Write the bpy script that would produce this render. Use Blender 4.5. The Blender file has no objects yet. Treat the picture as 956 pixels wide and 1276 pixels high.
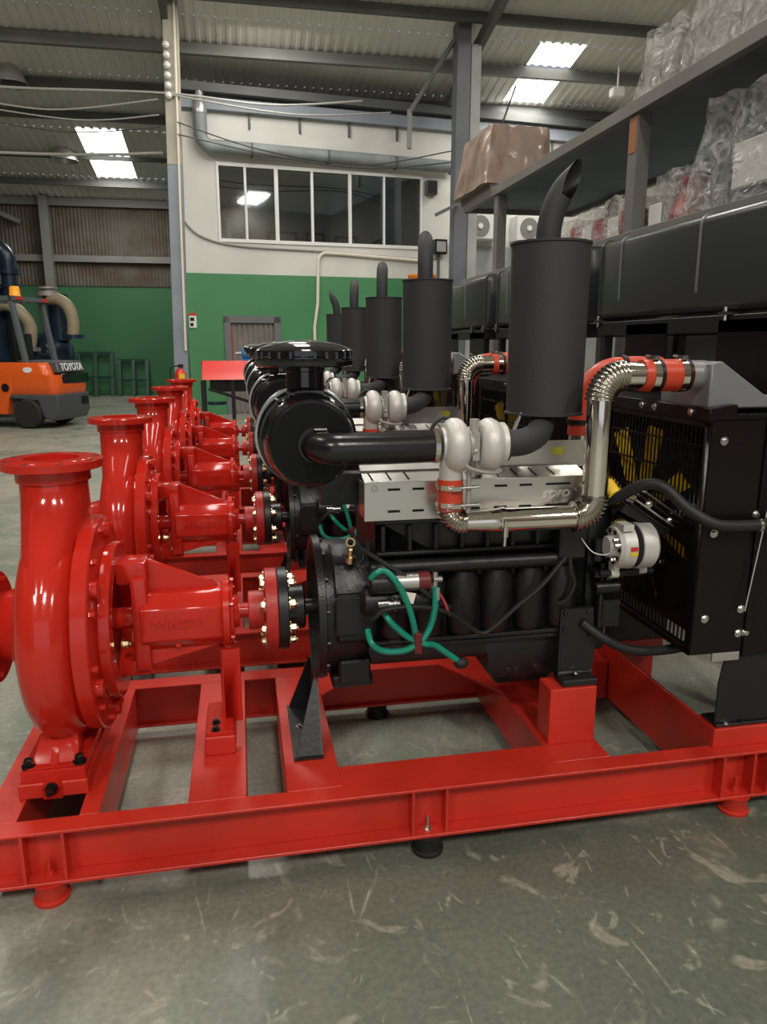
import bpy, bmesh, math, random
from mathutils import Vector, Matrix, noise
random.seed(7)
scn = bpy.context.scene
COL = scn.collection
PI = math.pi

# ------------------------------------------------------------------ camera
FPX = 920.0
pitch = math.atan(208 / FPX)
yaw = math.atan(181 / math.hypot(FPX, 208))
cd = bpy.data.cameras.new('camera')
cam = bpy.data.objects.new('camera', cd)
COL.objects.link(cam)
cam.location = (0, 0, 1.5)
cam.rotation_euler = (PI / 2 - pitch, 0, -yaw)
cd.sensor_fit = 'VERTICAL'
cd.sensor_height = 36.0
cd.lens = 36.0 * FPX / 1276.0
cd.clip_start = 0.02
cd.clip_end = 200
scn.camera = cam

# ------------------------------------------------------------------ world, lights, exposure
world = bpy.data.worlds.new('world')
scn.world = world
world.use_nodes = True
wn = world.node_tree.nodes['Background']
wn.inputs[0].default_value = (0.80, 0.88, 1.0, 1)
wn.inputs[1].default_value = 0.4
scn.view_settings.view_transform = 'Standard'
scn.view_settings.look = 'None'
scn.view_settings.gamma = 1.0
scn.view_settings.use_curve_mapping = False
scn.view_settings.exposure = 0.0

def area(name, loc, rot, sx, sy, power, col=(1, 1, 1)):
    l = bpy.data.lights.new(name, 'AREA')
    l.shape = 'RECTANGLE'; l.size = sx; l.size_y = sy; l.energy = power; l.color = col
    o = bpy.data.objects.new(name, l)
    COL.objects.link(o)
    o.location = loc; o.rotation_euler = rot
    return o
WARM = (1.0, 0.965, 0.90)
# daylight through the roof lights, plus an added fill row behind the camera
for lx in (-5.0, 0.6, 6.2):
    for ly in (-6.2, 3.6, 9.6):
        area('skylight_and_fill', (lx, ly, 10.0 - 0.2 * abs(ly)), (0, 0, 0), 1.0, 2.6, {-6.2: 470, 3.6: 150, 9.6: 250}[ly], WARM)
for lx, ly in ((-3.0, 21.0), (6.6, 16.4), (0.8, 14.2)):
    area('skylight_and_fill', (lx, ly, 10.0 - 0.2 * ly - 0.15), (0.2, 0, 0), 1.0, 2.2, 95, WARM)
# added front fill, placed at an unseen gate behind the camera
area('gate_fill', (-1.0, -7.6, 2.6), (PI / 2, 0, 0), 8.0, 4.6, 40, (1.0, 0.98, 0.95))

# ------------------------------------------------------------------ materials
def mat(name, col, rough=0.5, metal=0.0, coat=0.0, bump=0.0, bscale=60.0, var=0.0, vscale=6.0, rvar=0.0,
        spec=0.5, emit=None, estr=0.0, col2=None, alpha=1.0):
    m = bpy.data.materials.new(name)
    m.use_nodes = True
    nt = m.node_tree
    p = nt.nodes['Principled BSDF']
    p.inputs['Base Color'].default_value = (*col, 1)
    p.inputs['Roughness'].default_value = rough
    p.inputs['Metallic'].default_value = metal
    p.inputs['Coat Weight'].default_value = coat
    p.inputs['Coat Roughness'].default_value = 0.06
    p.inputs['Specular IOR Level'].default_value = spec
    if alpha < 1: p.inputs['Alpha'].default_value = alpha
    if emit:
        p.inputs['Emission Color'].default_value = (*emit, 1)
        p.inputs['Emission Strength'].default_value = estr
    if var or bump or rvar or col2:
        tc = nt.nodes.new('ShaderNodeTexCoord')
    if var or col2 or rvar:
        n = nt.nodes.new('ShaderNodeTexNoise')
        n.inputs['Scale'].default_value = vscale
        n.inputs['Detail'].default_value = 6
        nt.links.new(tc.outputs['Object'], n.inputs['Vector'])
        if var or col2:
            r = nt.nodes.new('ShaderNodeValToRGB')
            r.color_ramp.elements[0].position = 0.35
            r.color_ramp.elements[1].position = 0.68
            if col2:
                r.color_ramp.elements[0].color = (*col, 1); r.color_ramp.elements[1].color = (*col2, 1)
            else:
                r.color_ramp.elements[0].color = (*[c * (1 - var) for c in col], 1)
                r.color_ramp.elements[1].color = (*[min(1, c * (1 + var)) for c in col], 1)
            nt.links.new(n.outputs['Fac'], r.inputs['Fac'])
            nt.links.new(r.outputs['Color'], p.inputs['Base Color'])
        if rvar:
            mr = nt.nodes.new('ShaderNodeMapRange')
            mr.inputs['From Min'].default_value = 0.3; mr.inputs['From Max'].default_value = 0.7
            mr.inputs['To Min'].default_value = max(0.02, rough - rvar); mr.inputs['To Max'].default_value = rough + rvar
            nt.links.new(n.outputs['Fac'], mr.inputs['Value'])
            nt.links.new(mr.outputs['Result'], p.inputs['Roughness'])
    if bump:
        n2 = nt.nodes.new('ShaderNodeTexNoise')
        n2.inputs['Scale'].default_value = bscale
        n2.inputs['Detail'].default_value = 3
        nt.links.new(tc.outputs['Object'], n2.inputs['Vector'])
        b = nt.nodes.new('ShaderNodeBump')
        b.inputs['Strength'].default_value = bump
        b.inputs['Distance'].default_value = 0.01
        nt.links.new(n2.outputs['Fac'], b.inputs['Height'])
        nt.links.new(b.outputs['Normal'], p.inputs['Normal'])
    return m

RED = mat('red_gloss_paint', (0.56, 0.022, 0.012), 0.13, bump=0.07, bscale=11, var=0.06, vscale=3)
REDF = mat('red_frame_paint', (0.58, 0.030, 0.016), 0.34, bump=0.10, bscale=22, var=0.12, vscale=4, rvar=0.08)
REDW = mat('worn_red_paint', (0.42, 0.022, 0.018), 0.42, bump=0.25, bscale=40, col2=(0.52, 0.03, 0.022), vscale=30)
CAST = mat('black_cast_paint', (0.008, 0.008, 0.009), 0.36, bump=0.12, bscale=110, rvar=0.05)
CASTS = mat('black_satin_paint', (0.011, 0.011, 0.012), 0.40, bump=0.1, bscale=60)
BGLOSS = mat('black_gloss_enamel', (0.006, 0.006, 0.007), 0.10, coat=0.6)
BDISC = mat('black_matt_cover', (0.004, 0.004, 0.005), 0.5, spec=0.2)
BRUB = mat('black_rubber', (0.012, 0.012, 0.012), 0.55, bump=0.1, bscale=80)
BDUCT = mat('black_duct_rubber', (0.010, 0.010, 0.011), 0.22, bump=0.05, bscale=20)
BPAN = mat('black_panel_powdercoat', (0.008, 0.005, 0.006), 0.30, bump=0.08, bscale=160, spec=0.25)
MUF = mat('muffler_heat_paint', (0.034, 0.033, 0.035), 0.62, bump=0.08, bscale=120)
TANKM = mat('tank_black_paint', (0.046, 0.050, 0.048), 0.28)
CHROME = mat('polished_stainless', (0.76, 0.72, 0.67), 0.05, metal=1.0)
CORR = mat('corrugated_stainless', (0.60, 0.555, 0.50), 0.16, metal=1.0)
SHEET = mat('brushed_stainless_sheet', (0.70, 0.68, 0.65), 0.30, metal=1.0, bump=0.06, bscale=25, rvar=0.06)
ALU = mat('cast_aluminium', (0.66, 0.635, 0.595), 0.46, metal=0.3, bump=0.10, bscale=160)
ALUG = mat('cast_iron_grey', (0.42, 0.39, 0.36), 0.5, metal=0.5, bump=0.15, bscale=140)
ZINC = mat('zinc_bolt', (0.62, 0.60, 0.57), 0.25, metal=1.0)
BRASS = mat('yellow_zinc_bolt', (0.78, 0.62, 0.36), 0.25, metal=1.0)
BBOLT = mat('black_oxide_bolt', (0.012, 0.011, 0.010), 0.40, metal=0.4)
SILI = mat('red_silicone_hose', (0.56, 0.050, 0.018), 0.38, bump=0.08, bscale=60)
TEAL = mat('green_plastic_hose', (0.008, 0.24, 0.16), 0.3)
GREYP = mat('grey_metallic_paint', (0.24, 0.245, 0.255), 0.36, metal=0.3, bump=0.06, bscale=50)
YEL = mat('yellow_fan_plastic', (0.95, 0.60, 0.03), 0.35)
SLOT = mat('dark_slot_opening', (0.004, 0.004, 0.004), 0.9)
MAROON = mat('dark_red_plastic', (0.14, 0.014, 0.014), 0.35)
CREAM = mat('cream_label', (0.75, 0.68, 0.58), 0.5)
STY = mat('yellow_sticker', (0.80, 0.55, 0.03), 0.4)
STR = mat('red_sticker', (0.55, 0.03, 0.02), 0.4)
PINKW = mat('red_wire', (0.55, 0.06, 0.08), 0.4)
CORE = mat('radiator_core', (0.010, 0.010, 0.010), 0.6)
WHITEP = mat('white_wall_plaster', (0.60, 0.59, 0.545), 0.75, col2=(0.70, 0.69, 0.645), vscale=0.7, bump=0.1, bscale=5)
GREENW = mat('green_wall_paint', (0.055, 0.22, 0.085), 0.50, col2=(0.075, 0.255, 0.105), vscale=0.6, bump=0.05, bscale=4)
GREEND = mat('dark_green_wall_paint', (0.040, 0.16, 0.065), 0.55, col2=(0.05, 0.185, 0.078), vscale=0.5)
ROOFM = mat('fibre_cement_roof', (0.70, 0.69, 0.63), 0.8, col2=(0.80, 0.79, 0.73), vscale=0.9, bump=0.1, bscale=8)
SIDING = mat('aged_corrugated_sheet', (0.15, 0.14, 0.115), 0.7, col2=(0.105, 0.075, 0.05), vscale=1.6)
BEAMG = mat('grey_beam_paint', (0.20, 0.20, 0.185), 0.6, var=0.15, vscale=1.0)
BEAMD = mat('dark_purlin_paint', (0.10, 0.105, 0.10), 0.65, var=0.2, vscale=1.0)
COLM = mat('blue_grey_column_paint', (0.25, 0.28, 0.32), 0.55, var=0.1, vscale=1.5)
COLC = mat('bare_concrete_column', (0.44, 0.41, 0.33), 0.8, var=0.15, vscale=2)
RACKM = mat('grey_rack_steel', (0.19, 0.18, 0.165), 0.5, var=0.12, vscale=2)
DECK = mat('dark_rack_deck', (0.16, 0.19, 0.215), 0.7, var=0.15, vscale=1.2)
ORANGE = mat('orange_enamel', (0.80, 0.115, 0.012), 0.28, coat=0.4)
DGREY = mat('dark_grey_plastic', (0.075, 0.080, 0.088), 0.45)
GUARD = mat('grey_guard_paint', (0.10, 0.115, 0.12), 0.4)
TYRE = mat('tyre_rubber', (0.016, 0.015, 0.014), 0.8, bump=0.4, bscale=40)
BLUEM = mat('navy_machine_paint', (0.010, 0.026, 0.050), 0.3, coat=0.2)
BEIGE = mat('beige_flexible_hose', (0.36, 0.30, 0.20), 0.5, bump=0.2, bscale=50)
LAMPO = mat('orange_beacon_lens', (0.90, 0.36, 0.02), 0.25, emit=(1, 0.35, 0.02), estr=0.25)
WHITE = mat('white_plastic', (0.78, 0.77, 0.74), 0.4)
LAMPR = mat('lamp_reflector', (0.55, 0.55, 0.53), 0.3, metal=0.6)
BLUEP = mat('blue_motor_paint', (0.04, 0.26, 0.62), 0.35)
ORSTRIP = mat('orange_plastic', (0.85, 0.25, 0.02), 0.45)
DARKGREEN = mat('dark_green_steel', (0.010, 0.050, 0.035), 0.4)
EXTRED = mat('extinguisher_red', (0.62, 0.03, 0.02), 0.25)
BROWNW = mat('brown_paper_wrap', (0.25, 0.17, 0.125), 0.42, var=0.22, vscale=3.5, bump=0.8, bscale=9, coat=0.2)
BOXGREY = mat('grey_carton', (0.30, 0.29, 0.26), 0.7)
BOXRED = mat('red_painted_casting', (0.48, 0.03, 0.03), 0.4)
MACHG = mat('dark_machine_grey', (0.10, 0.10, 0.105), 0.45)
ROOM = mat('dim_office_wall', (0.42, 0.43, 0.44), 0.8)
SKYL = mat('translucent_roof_sheet', (0.9, 0.9, 0.86), 0.6, emit=(1.0, 0.98, 0.93), estr=5.0)
DOORM = mat('brown_grey_door', (0.20, 0.175, 0.16), 0.6, var=0.15, vscale=2)
DOORF = mat('grey_door_frame', (0.15, 0.155, 0.165), 0.5)
TEXTW = mat('white_letter', (0.85, 0.85, 0.82), 0.4)
CABLE = mat('dark_cable', (0.05, 0.05, 0.048), 0.5)
CABLEL = mat('grey_cable', (0.34, 0.33, 0.30), 0.5)

def glass_mat():
    m = bpy.data.materials.new('office_glass'); m.use_nodes = True
    nt = m.node_tree; nt.nodes.clear()
    out = nt.nodes.new('ShaderNodeOutputMaterial')
    t = nt.nodes.new('ShaderNodeBsdfTransparent'); t.inputs[0].default_value = (0.55, 0.58, 0.58, 1)
    g = nt.nodes.new('ShaderNodeBsdfGlossy'); g.inputs['Roughness'].default_value = 0.03
    g.inputs[0].default_value = (0.8, 0.85, 0.88, 1)
    mx = nt.nodes.new('ShaderNodeMixShader'); mx.inputs[0].default_value = 0.22
    nt.links.new(t.outputs[0], mx.inputs[1]); nt.links.new(g.outputs[0], mx.inputs[2])
    nt.links.new(mx.outputs[0], out.inputs[0])
    return m
GLASS = glass_mat()

def wrap_mat():
    m = bpy.data.materials.new('clear_stretch_wrap'); m.use_nodes = True
    nt = m.node_tree; nt.nodes.clear()
    out = nt.nodes.new('ShaderNodeOutputMaterial')
    t = nt.nodes.new('ShaderNodeBsdfTransparent'); t.inputs[0].default_value = (0.93, 0.93, 0.92, 1)
    p = nt.nodes.new('ShaderNodeBsdfPrincipled')
    p.inputs['Base Color'].default_value = (0.78, 0.78, 0.75, 1); p.inputs['Roughness'].default_value = 0.12
    p.inputs['Specular IOR Level'].default_value = 0.9
    tc = nt.nodes.new('ShaderNodeTexCoord')
    n = nt.nodes.new('ShaderNodeTexNoise'); n.inputs['Scale'].default_value = 9; n.inputs['Detail'].default_value = 5
    n.inputs['Distortion'].default_value = 1.6
    nt.links.new(tc.outputs['Object'], n.inputs['Vector'])
    b = nt.nodes.new('ShaderNodeBump'); b.inputs['Strength'].default_value = 1.0; b.inputs['Distance'].default_value = 0.06
    nt.links.new(n.outputs['Fac'], b.inputs['Height']); nt.links.new(b.outputs['Normal'], p.inputs['Normal'])
    r = nt.nodes.new('ShaderNodeMapRange'); r.inputs['From Min'].default_value = 0.35; r.inputs['From Max'].default_value = 0.7
    r.inputs['To Min'].default_value = 0.10; r.inputs['To Max'].default_value = 0.50
    nt.links.new(n.outputs['Fac'], r.inputs['Value'])
    mx = nt.nodes.new('ShaderNodeMixShader')
    nt.links.new(r.outputs[0], mx.inputs[0]); nt.links.new(t.outputs[0], mx.inputs[1]); nt.links.new(p.outputs[0], mx.inputs[2])
    nt.links.new(mx.outputs[0], out.inputs[0])
    return m
WRAP = wrap_mat()

def floor_mat():
    m = bpy.data.materials.new('worn_green_concrete'); m.use_nodes = True
    nt = m.node_tree; N = nt.nodes; L = nt.links
    p = N['Principled BSDF']
    tc = N.new('ShaderNodeTexCoord')
    def noi(scale, detail=6, dist=0.0, vec=None):
        n = N.new('ShaderNodeTexNoise'); n.inputs['Scale'].default_value = scale
        n.inputs['Detail'].default_value = detail; n.inputs['Distortion'].default_value = dist
        L.new(vec or tc.outputs['Object'], n.inputs['Vector']); return n
    def ramp(src, stops):
        r = N.new('ShaderNodeValToRGB')
        while len(r.color_ramp.elements) < len(stops): r.color_ramp.elements.new(0.5)
        for e, (pos, c) in zip(r.color_ramp.elements, stops):
            e.position = pos; e.color = (*c, 1) if len(c) == 3 else c
        L.new(src, r.inputs['Fac']); return r
    def mix(fac, a, b):
        x = N.new('ShaderNodeMixRGB')
        if isinstance(fac, float): x.inputs[0].default_value = fac
        else: L.new(fac, x.inputs[0])
        for i, s in ((1, a), (2, b)):
            if isinstance(s, tuple): x.inputs[i].default_value = (*s, 1)
            else: L.new(s, x.inputs[i])
        return x
    n1 = noi(0.75, 7, 0.4)
    base = ramp(n1.outputs['Fac'], [(0.30, (0.16, 0.19, 0.15)), (0.46, (0.235, 0.255, 0.205)), (0.58, (0.295, 0.295, 0.24)), (0.72, (0.26, 0.24, 0.195))])
    n2 = noi(3.2, 9, 1.2)
    f2 = ramp(n2.outputs['Fac'], [(0.50, (0, 0, 0)), (0.62, (1, 1, 1))])
    f2m = N.new('ShaderNodeMath'); f2m.operation = 'MULTIPLY'; f2m.inputs[1].default_value = 0.55
    L.new(f2.outputs['Color'], f2m.inputs[0])
    c1 = mix(f2m.outputs[0], base.outputs['Color'], (0.30, 0.275, 0.22))
    # dark stains
    n3 = noi(1.7, 8, 0.8)
    f3 = ramp(n3.outputs['Fac'], [(0.55, (0, 0, 0)), (0.72, (1, 1, 1))])
    f3m = N.new('ShaderNodeMath'); f3m.operation = 'MULTIPLY'; f3m.inputs[1].default_value = 0.55
    L.new(f3.outputs['Color'], f3m.inputs[0])
    c2 = mix(f3m.outputs[0], c1.outputs['Color'], (0.085, 0.092, 0.072))
    # dark green paint with the skid's soft shade painted in, ragged at its edges
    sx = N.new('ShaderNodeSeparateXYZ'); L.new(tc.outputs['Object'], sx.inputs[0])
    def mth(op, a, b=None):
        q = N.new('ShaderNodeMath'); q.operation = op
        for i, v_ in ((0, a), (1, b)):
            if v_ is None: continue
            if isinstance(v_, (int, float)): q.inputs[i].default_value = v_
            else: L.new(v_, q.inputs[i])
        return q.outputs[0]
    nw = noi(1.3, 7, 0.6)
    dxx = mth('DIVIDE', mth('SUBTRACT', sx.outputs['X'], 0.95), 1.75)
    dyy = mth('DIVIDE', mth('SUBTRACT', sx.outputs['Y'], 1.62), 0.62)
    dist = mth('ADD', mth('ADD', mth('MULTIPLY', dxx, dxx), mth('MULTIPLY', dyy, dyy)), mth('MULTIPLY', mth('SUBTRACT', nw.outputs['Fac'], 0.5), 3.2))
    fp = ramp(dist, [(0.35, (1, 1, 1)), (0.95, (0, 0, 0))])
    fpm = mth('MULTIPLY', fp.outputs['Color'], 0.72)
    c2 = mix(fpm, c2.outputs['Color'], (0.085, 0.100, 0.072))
    # scratches: thin voronoi cell edges, broken up by noise, in two scales
    last = c2
    for sc, thr, rot, seed, st in ((1.6, 0.008, 0.6, 0, .55), (3.1, 0.012, -0.9, 3, .5), (0.9, 0.0045, 0.2, 7, .6), (6.5, 0.022, 1.3, 11, .45)):
        mp = N.new('ShaderNodeMapping'); mp.inputs['Rotation'].default_value = (0, 0, rot)
        mp.inputs['Scale'].default_value = (1.0, 0.34, 1.0); mp.inputs['Location'].default_value = (seed, seed, 0)
        L.new(tc.outputs['Object'], mp.inputs['Vector'])
        nd = N.new('ShaderNodeTexNoise'); nd.inputs['Scale'].default_value = 3.0; nd.inputs['Detail'].default_value = 5
        L.new(mp.outputs[0], nd.inputs['Vector'])
        va = N.new('ShaderNodeVectorMath'); va.operation = 'MULTIPLY_ADD'; va.inputs[1].default_value = (0.10, 0.10, 0.10)
        L.new(nd.outputs['Color'], va.inputs[0]); L.new(mp.outputs[0], va.inputs[2])
        v = N.new('ShaderNodeTexVoronoi'); v.feature = 'DISTANCE_TO_EDGE'; v.inputs['Scale'].default_value = sc
        L.new(va.outputs[0], v.inputs['Vector'])
        fe = ramp(v.outputs['Distance'], [(0.0, (1, 1, 1)), (thr, (0, 0, 0))])
        nb = noi(3.3 + seed * .7, 6, 0.5)
        fb = ramp(nb.outputs['Fac'], [(0.54, (0, 0, 0)), (0.66, (1, 1, 1))])
        mm = mth('MULTIPLY', mth('MULTIPLY', fe.outputs['Color'], fb.outputs['Color']), st)
        last = mix(mm, last.outputs['Color'], (0.50, 0.48, 0.39))
    # pale scuffed patches where the paint has worn through
    for sc, lo, hi, st, cc in ((4.2, 0.60, 0.66, .55, (0.40, 0.36, 0.285)), (11.0, 0.64, 0.70, .45, (0.44, 0.42, 0.34)), (1.5, 0.60, 0.70, .4, (0.33, 0.29, 0.225))):
        ns = noi(sc, 10, 1.8)
        fs_ = ramp(ns.outputs['Fac'], [(lo, (0, 0, 0)), (hi, (1, 1, 1))])
        last = mix(mth('MULTIPLY', fs_.outputs['Color'], st), last.outputs['Color'], cc)
    # fine grit
    n4 = noi(55, 4)
    f4 = ramp(n4.outputs['Fac'], [(0.30, (0.82, 0.82, 0.82)), (0.70, (1.15, 1.15, 1.15))])
    mu = N.new('ShaderNodeMixRGB'); mu.blend_type = 'MULTIPLY'; mu.inputs[0].default_value = 1.0
    L.new(last.outputs['Color'], mu.inputs[1]); L.new(f4.outputs['Color'], mu.inputs[2])
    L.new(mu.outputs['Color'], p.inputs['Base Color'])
    rr = N.new('ShaderNodeMapRange'); rr.inputs['From Min'].default_value = 0.3; rr.inputs['From Max'].default_value = 0.7
    rr.inputs['To Min'].default_value = 0.28; rr.inputs['To Max'].default_value = 0.55
    L.new(n2.outputs['Fac'], rr.inputs['Value']); L.new(rr.outputs[0], p.inputs['Roughness'])
    b = N.new('ShaderNodeBump'); b.inputs['Strength'].default_value = 0.15; b.inputs['Distance'].default_value = 0.01
    L.new(n2.outputs['Fac'], b.inputs['Height']); L.new(b.outputs['Normal'], p.inputs['Normal'])
    return m
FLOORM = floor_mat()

# ------------------------------------------------------------------ mesh helpers
def V(*a): return Vector(a)
class MB:
    def __init__(s): s.v = []; s.f = []
    def add(s, vs, fs):
        o = len(s.v); s.v += [tuple(v) for v in vs]; s.f += [tuple(i + o for i in f) for f in fs]; return s
    def box(s, x0, x1, y0, y1, z0, z1):
        vs = [(x, y, z) for z in (z0, z1) for y in (y0, y1) for x in (x0, x1)]
        return s.add(vs, [(0, 2, 3, 1), (4, 5, 7, 6), (0, 1, 5, 4), (2, 6, 7, 3), (0, 4, 6, 2), (1, 3, 7, 5)])
    def frame_for(s, d):
        d = Vector(d).normalized()
        a = Vector((0, 0, 1)) if abs(d.z) < 0.9 else Vector((1, 0, 0))
        u = d.cross(a).normalized(); w = d.cross(u).normalized()
        return d, u, w
    def lathe(s, o, ax, prof, n=28, cap=True, closed=False, arc=2 * PI):
        o = Vector(o); d, u, w = s.frame_for(ax)
        vs = []; fs = []
        for t, r in prof:
            for i in range(n):
                a = 2 * PI * i / n
                vs.append(o + d * t + (u * math.cos(a) + w * math.sin(a)) * r)
        k = len(prof)
        rng = range(k) if closed else range(k - 1)
        for j in rng:
            j2 = (j + 1) % k
            for i in range(n):
                fs.append((j * n + i, j * n + (i + 1) % n, j2 * n + (i + 1) % n, j2 * n + i))
        if cap and not closed:
            fs.append(tuple(range(n))[::-1]); fs.append(tuple((k - 1) * n + i for i in range(n)))
        return s.add(vs, fs)
    def cyl(s, p0, p1, r0, r1=None, n=20):
        p0 = Vector(p0); p1 = Vector(p1); r1 = r0 if r1 is None else r1
        return s.lathe(p0, p1 - p0, [(0, r0), ((p1 - p0).length, r1)], n)
    def ring(s, o, ax, t0, t1, ri, ro, n=32):
        return s.lathe(o, ax, [(t0, ri), (t0, ro), (t1, ro), (t1, ri)], n, closed=True)
    def sweep(s, path, r, n=14, cap=True, flat=None):
        P = [Vector(p) for p in path]; k = len(P)
        R = r if isinstance(r, (list, tuple)) else [r] * k
        T = []
        for i in range(k):
            a = P[max(0, i - 1)]; b = P[min(k - 1, i + 1)]
            T.append((b - a).normalized())
        d, u, w = s.frame_for(T[0])
        vs = []; fs = []
        for i in range(k):
            u = (u - T[i] * u.dot(T[i])).normalized(); w = T[i].cross(u)
            for j in range(n):
                a = 2 * PI * j / n
                vs.append(P[i] + (u * math.cos(a) + w * math.sin(a)) * R[i])
        for i in range(k - 1):
            for j in range(n):
                fs.append((i * n + j, i * n + (j + 1) % n, (i + 1) * n + (j + 1) % n, (i + 1) * n + j))
        if cap:
            fs.append(tuple(range(n))[::-1]); fs.append(tuple((k - 1) * n + j for j in range(n)))
        return s.add(vs, fs)
    def prism(s, poly, ext):
        n = len(poly); e = Vector(ext)
        vs = [Vector(p) for p in poly] + [Vector(p) + e for p in poly]
        fs = [tuple(range(n))[::-1], tuple(range(n, 2 * n))] + [(i, (i + 1) % n, n + (i + 1) % n, n + i) for i in range(n)]
        return s.add(vs, fs)
    def loft(s, secs, cap=True):
        n = len(secs[0]); vs = [p for q in secs for p in q]; fs = []
        for i in range(len(secs) - 1):
            for j in range(n):
                fs.append((i * n + j, i * n + (j + 1) % n, (i + 1) * n + (j + 1) % n, (i + 1) * n + j))
        if cap:
            fs.append(tuple(range(n))[::-1]); fs.append(tuple((len(secs) - 1) * n + j for j in range(n)))
        return s.add(vs, fs)
    def bar(s, p0, p1, w, h, up=(0, 0, 1)):
        p0 = Vector(p0); p1 = Vector(p1); d = (p1 - p0).normalized()
        u = Vector(up); 
        if abs(d.dot(u)) > 0.95: u = Vector((0, 1, 0))
        a = d.cross(u).normalized() * (w / 2); b = a.cross(d).normalized() * (h / 2)
        return s.prism([p0 - a - b, p0 + a - b, p0 + a + b, p0 - a + b], p1 - p0)
    def ball(s, c, r, n=16, m=8, sx=1, sy=1, sz=1):
        vs = []; fs = []
        for j in range(m + 1):
            t = PI * j / m
            for i in range(n):
                a = 2 * PI * i / n
                vs.append((c[0] + r * sx * math.sin(t) * math.cos(a), c[1] + r * sy * math.sin(t) * math.sin(a), c[2] + r * sz * math.cos(t)))
        for j in range(m):
            for i in range(n):
                fs.append((j * n + i, j * n + (i + 1) % n, (j + 1) * n + (i + 1) % n, (j + 1) * n + i))
        return s.add(vs, fs)
    def mesh(s, name, off=(0, 0, 0), bevel=0.0, smooth=35, seg=1):
        bm = bmesh.new()
        o = Vector(off)
        bv = [bm.verts.new(Vector(v) - o) for v in s.v]
        for f in s.f:
            if len(set(f)) < 3: continue
            try: bm.faces.new([bv[i] for i in f])
            except ValueError: pass
        bmesh.ops.remove_doubles(bm, verts=bm.verts, dist=1e-6)
        bmesh.ops.recalc_face_normals(bm, faces=bm.faces)
        if bevel:
            ed = [e for e in bm.edges if len(e.link_faces) == 2 and e.calc_face_angle(0) > 0.5]
            bmesh.ops.bevel(bm, geom=ed, offset=bevel, segments=seg, affect='EDGES', profile=0.5, clamp_overlap=True)
        me = bpy.data.meshes.new(name)
        bm.to_mesh(me); bm.free()
        if smooth:
            for p in me.polygons: p.use_smooth = True
            me.set_sharp_from_angle(angle=math.radians(smooth))
        return me

def spl(pts, k=8):
    P = [Vector(p) for p in pts]; out = []
    for i in range(len(P) - 1):
        p0 = P[max(0, i - 1)]; p1 = P[i]; p2 = P[i + 1]; p3 = P[min(len(P) - 1, i + 2)]
        for j in range(k):
            t = j / k
            out.append(0.5 * ((2 * p1) + (p2 - p0) * t + (2 * p0 - 5 * p1 + 4 * p2 - p3) * t * t + (3 * p1 - p0 - 3 * p2 + p3) * t ** 3))
    out.append(P[-1]); return out
def arcbend(a, c, b, R, seg=24):
    """arc tangent to a-c and c-b with radius R"""
    a = Vector(a); c = Vector(c); b = Vector(b)
    d1 = (a - c).normalized(); d2 = (b - c).normalized()
    ang = d1.angle(d2); t = R / math.tan(ang / 2)
    p1 = c + d1 * t; p2 = c + d2 * t
    cen = c + (d1 + d2).normalized() * (R / math.sin(ang / 2))
    u = (p1 - cen); w = (p2 - cen); tot = u.angle(w)
    out = []
    for i in range(seg + 1):
        f = i / seg
        out.append(cen + (u * math.sin((1 - f) * tot) + w * math.sin(f * tot)) / math.sin(tot))
    return out

def tag(o, label=None, cat=None, group=None, kind=None):
    if label: o['label'] = label
    if cat: o['category'] = cat
    if group: o['group'] = group
    if kind: o['kind'] = kind
    return o
class Thing:
    def __init__(s, name, loc, label, cat, group=None, rz=0.0):
        o = bpy.data.objects.new(name, None); COL.objects.link(o)
        o.empty_display_size = 0.1
        o.location = loc; o.rotation_euler = (0, 0, rz)
        tag(o, label, cat, group); s.o = o; s.loc = Vector(loc)
OFF = Vector((0, 0, 0))
def ob(name, mb, m, parent=None, bevel=0.0, smooth=35, label=None, seg=1, off=None):
    me = mb.mesh(name, OFF if off is None else off, bevel, smooth, seg)
    me.materials.append(m)
    o = bpy.data.objects.new(name, me); COL.objects.link(o)
    if parent is not None: o.parent = parent
    if label: o['label'] = label
    return o
def obs(name, mbs, m, parent, **k):
    return [ob(name, b, m, parent, **k) for b in mbs]
def inst(name, me, loc, parent, rot=(0, 0, 0), sc=(1, 1, 1)):
    o = bpy.data.objects.new(name, me); COL.objects.link(o)
    o.parent = parent; o.location = Vector(loc) - OFF; o.rotation_euler = rot; o.scale = sc
    return o
def copy_tree(o, parent=None):
    c = o.copy(); COL.objects.link(c); c.parent = parent
    for ch in list(o.children): copy_tree(ch, c)
    return c
def text_mb(s, size, depth, place):
    """letters as a mesh; place(x, y, z) maps text space to the scene; x is centred"""
    cu = bpy.data.curves.new('letters', 'FONT'); cu.body = s; cu.size = size; cu.extrude = depth
    cu.align_x = 'CENTER'; cu.align_y = 'CENTER'; cu.offset = size * 0.008
    t = bpy.data.objects.new('letters', cu); COL.objects.link(t)
    bpy.context.view_layer.update()
    me = bpy.data.meshes.new_from_object(t.evaluated_get(bpy.context.evaluated_depsgraph_get()))
    mb = MB(); mb.add([place(*v.co) for v in me.vertices], [tuple(p.vertices) for p in me.polygons])
    bpy.data.objects.remove(t); bpy.data.meshes.remove(me); bpy.data.curves.remove(cu)
    return mb
def nvec(q):
    return Vector((noise.noise(q), noise.noise(q + Vector((17.3, 5.1, 2.9))), noise.noise(q + Vector((3.7, 29.4, 11.8)))))
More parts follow.
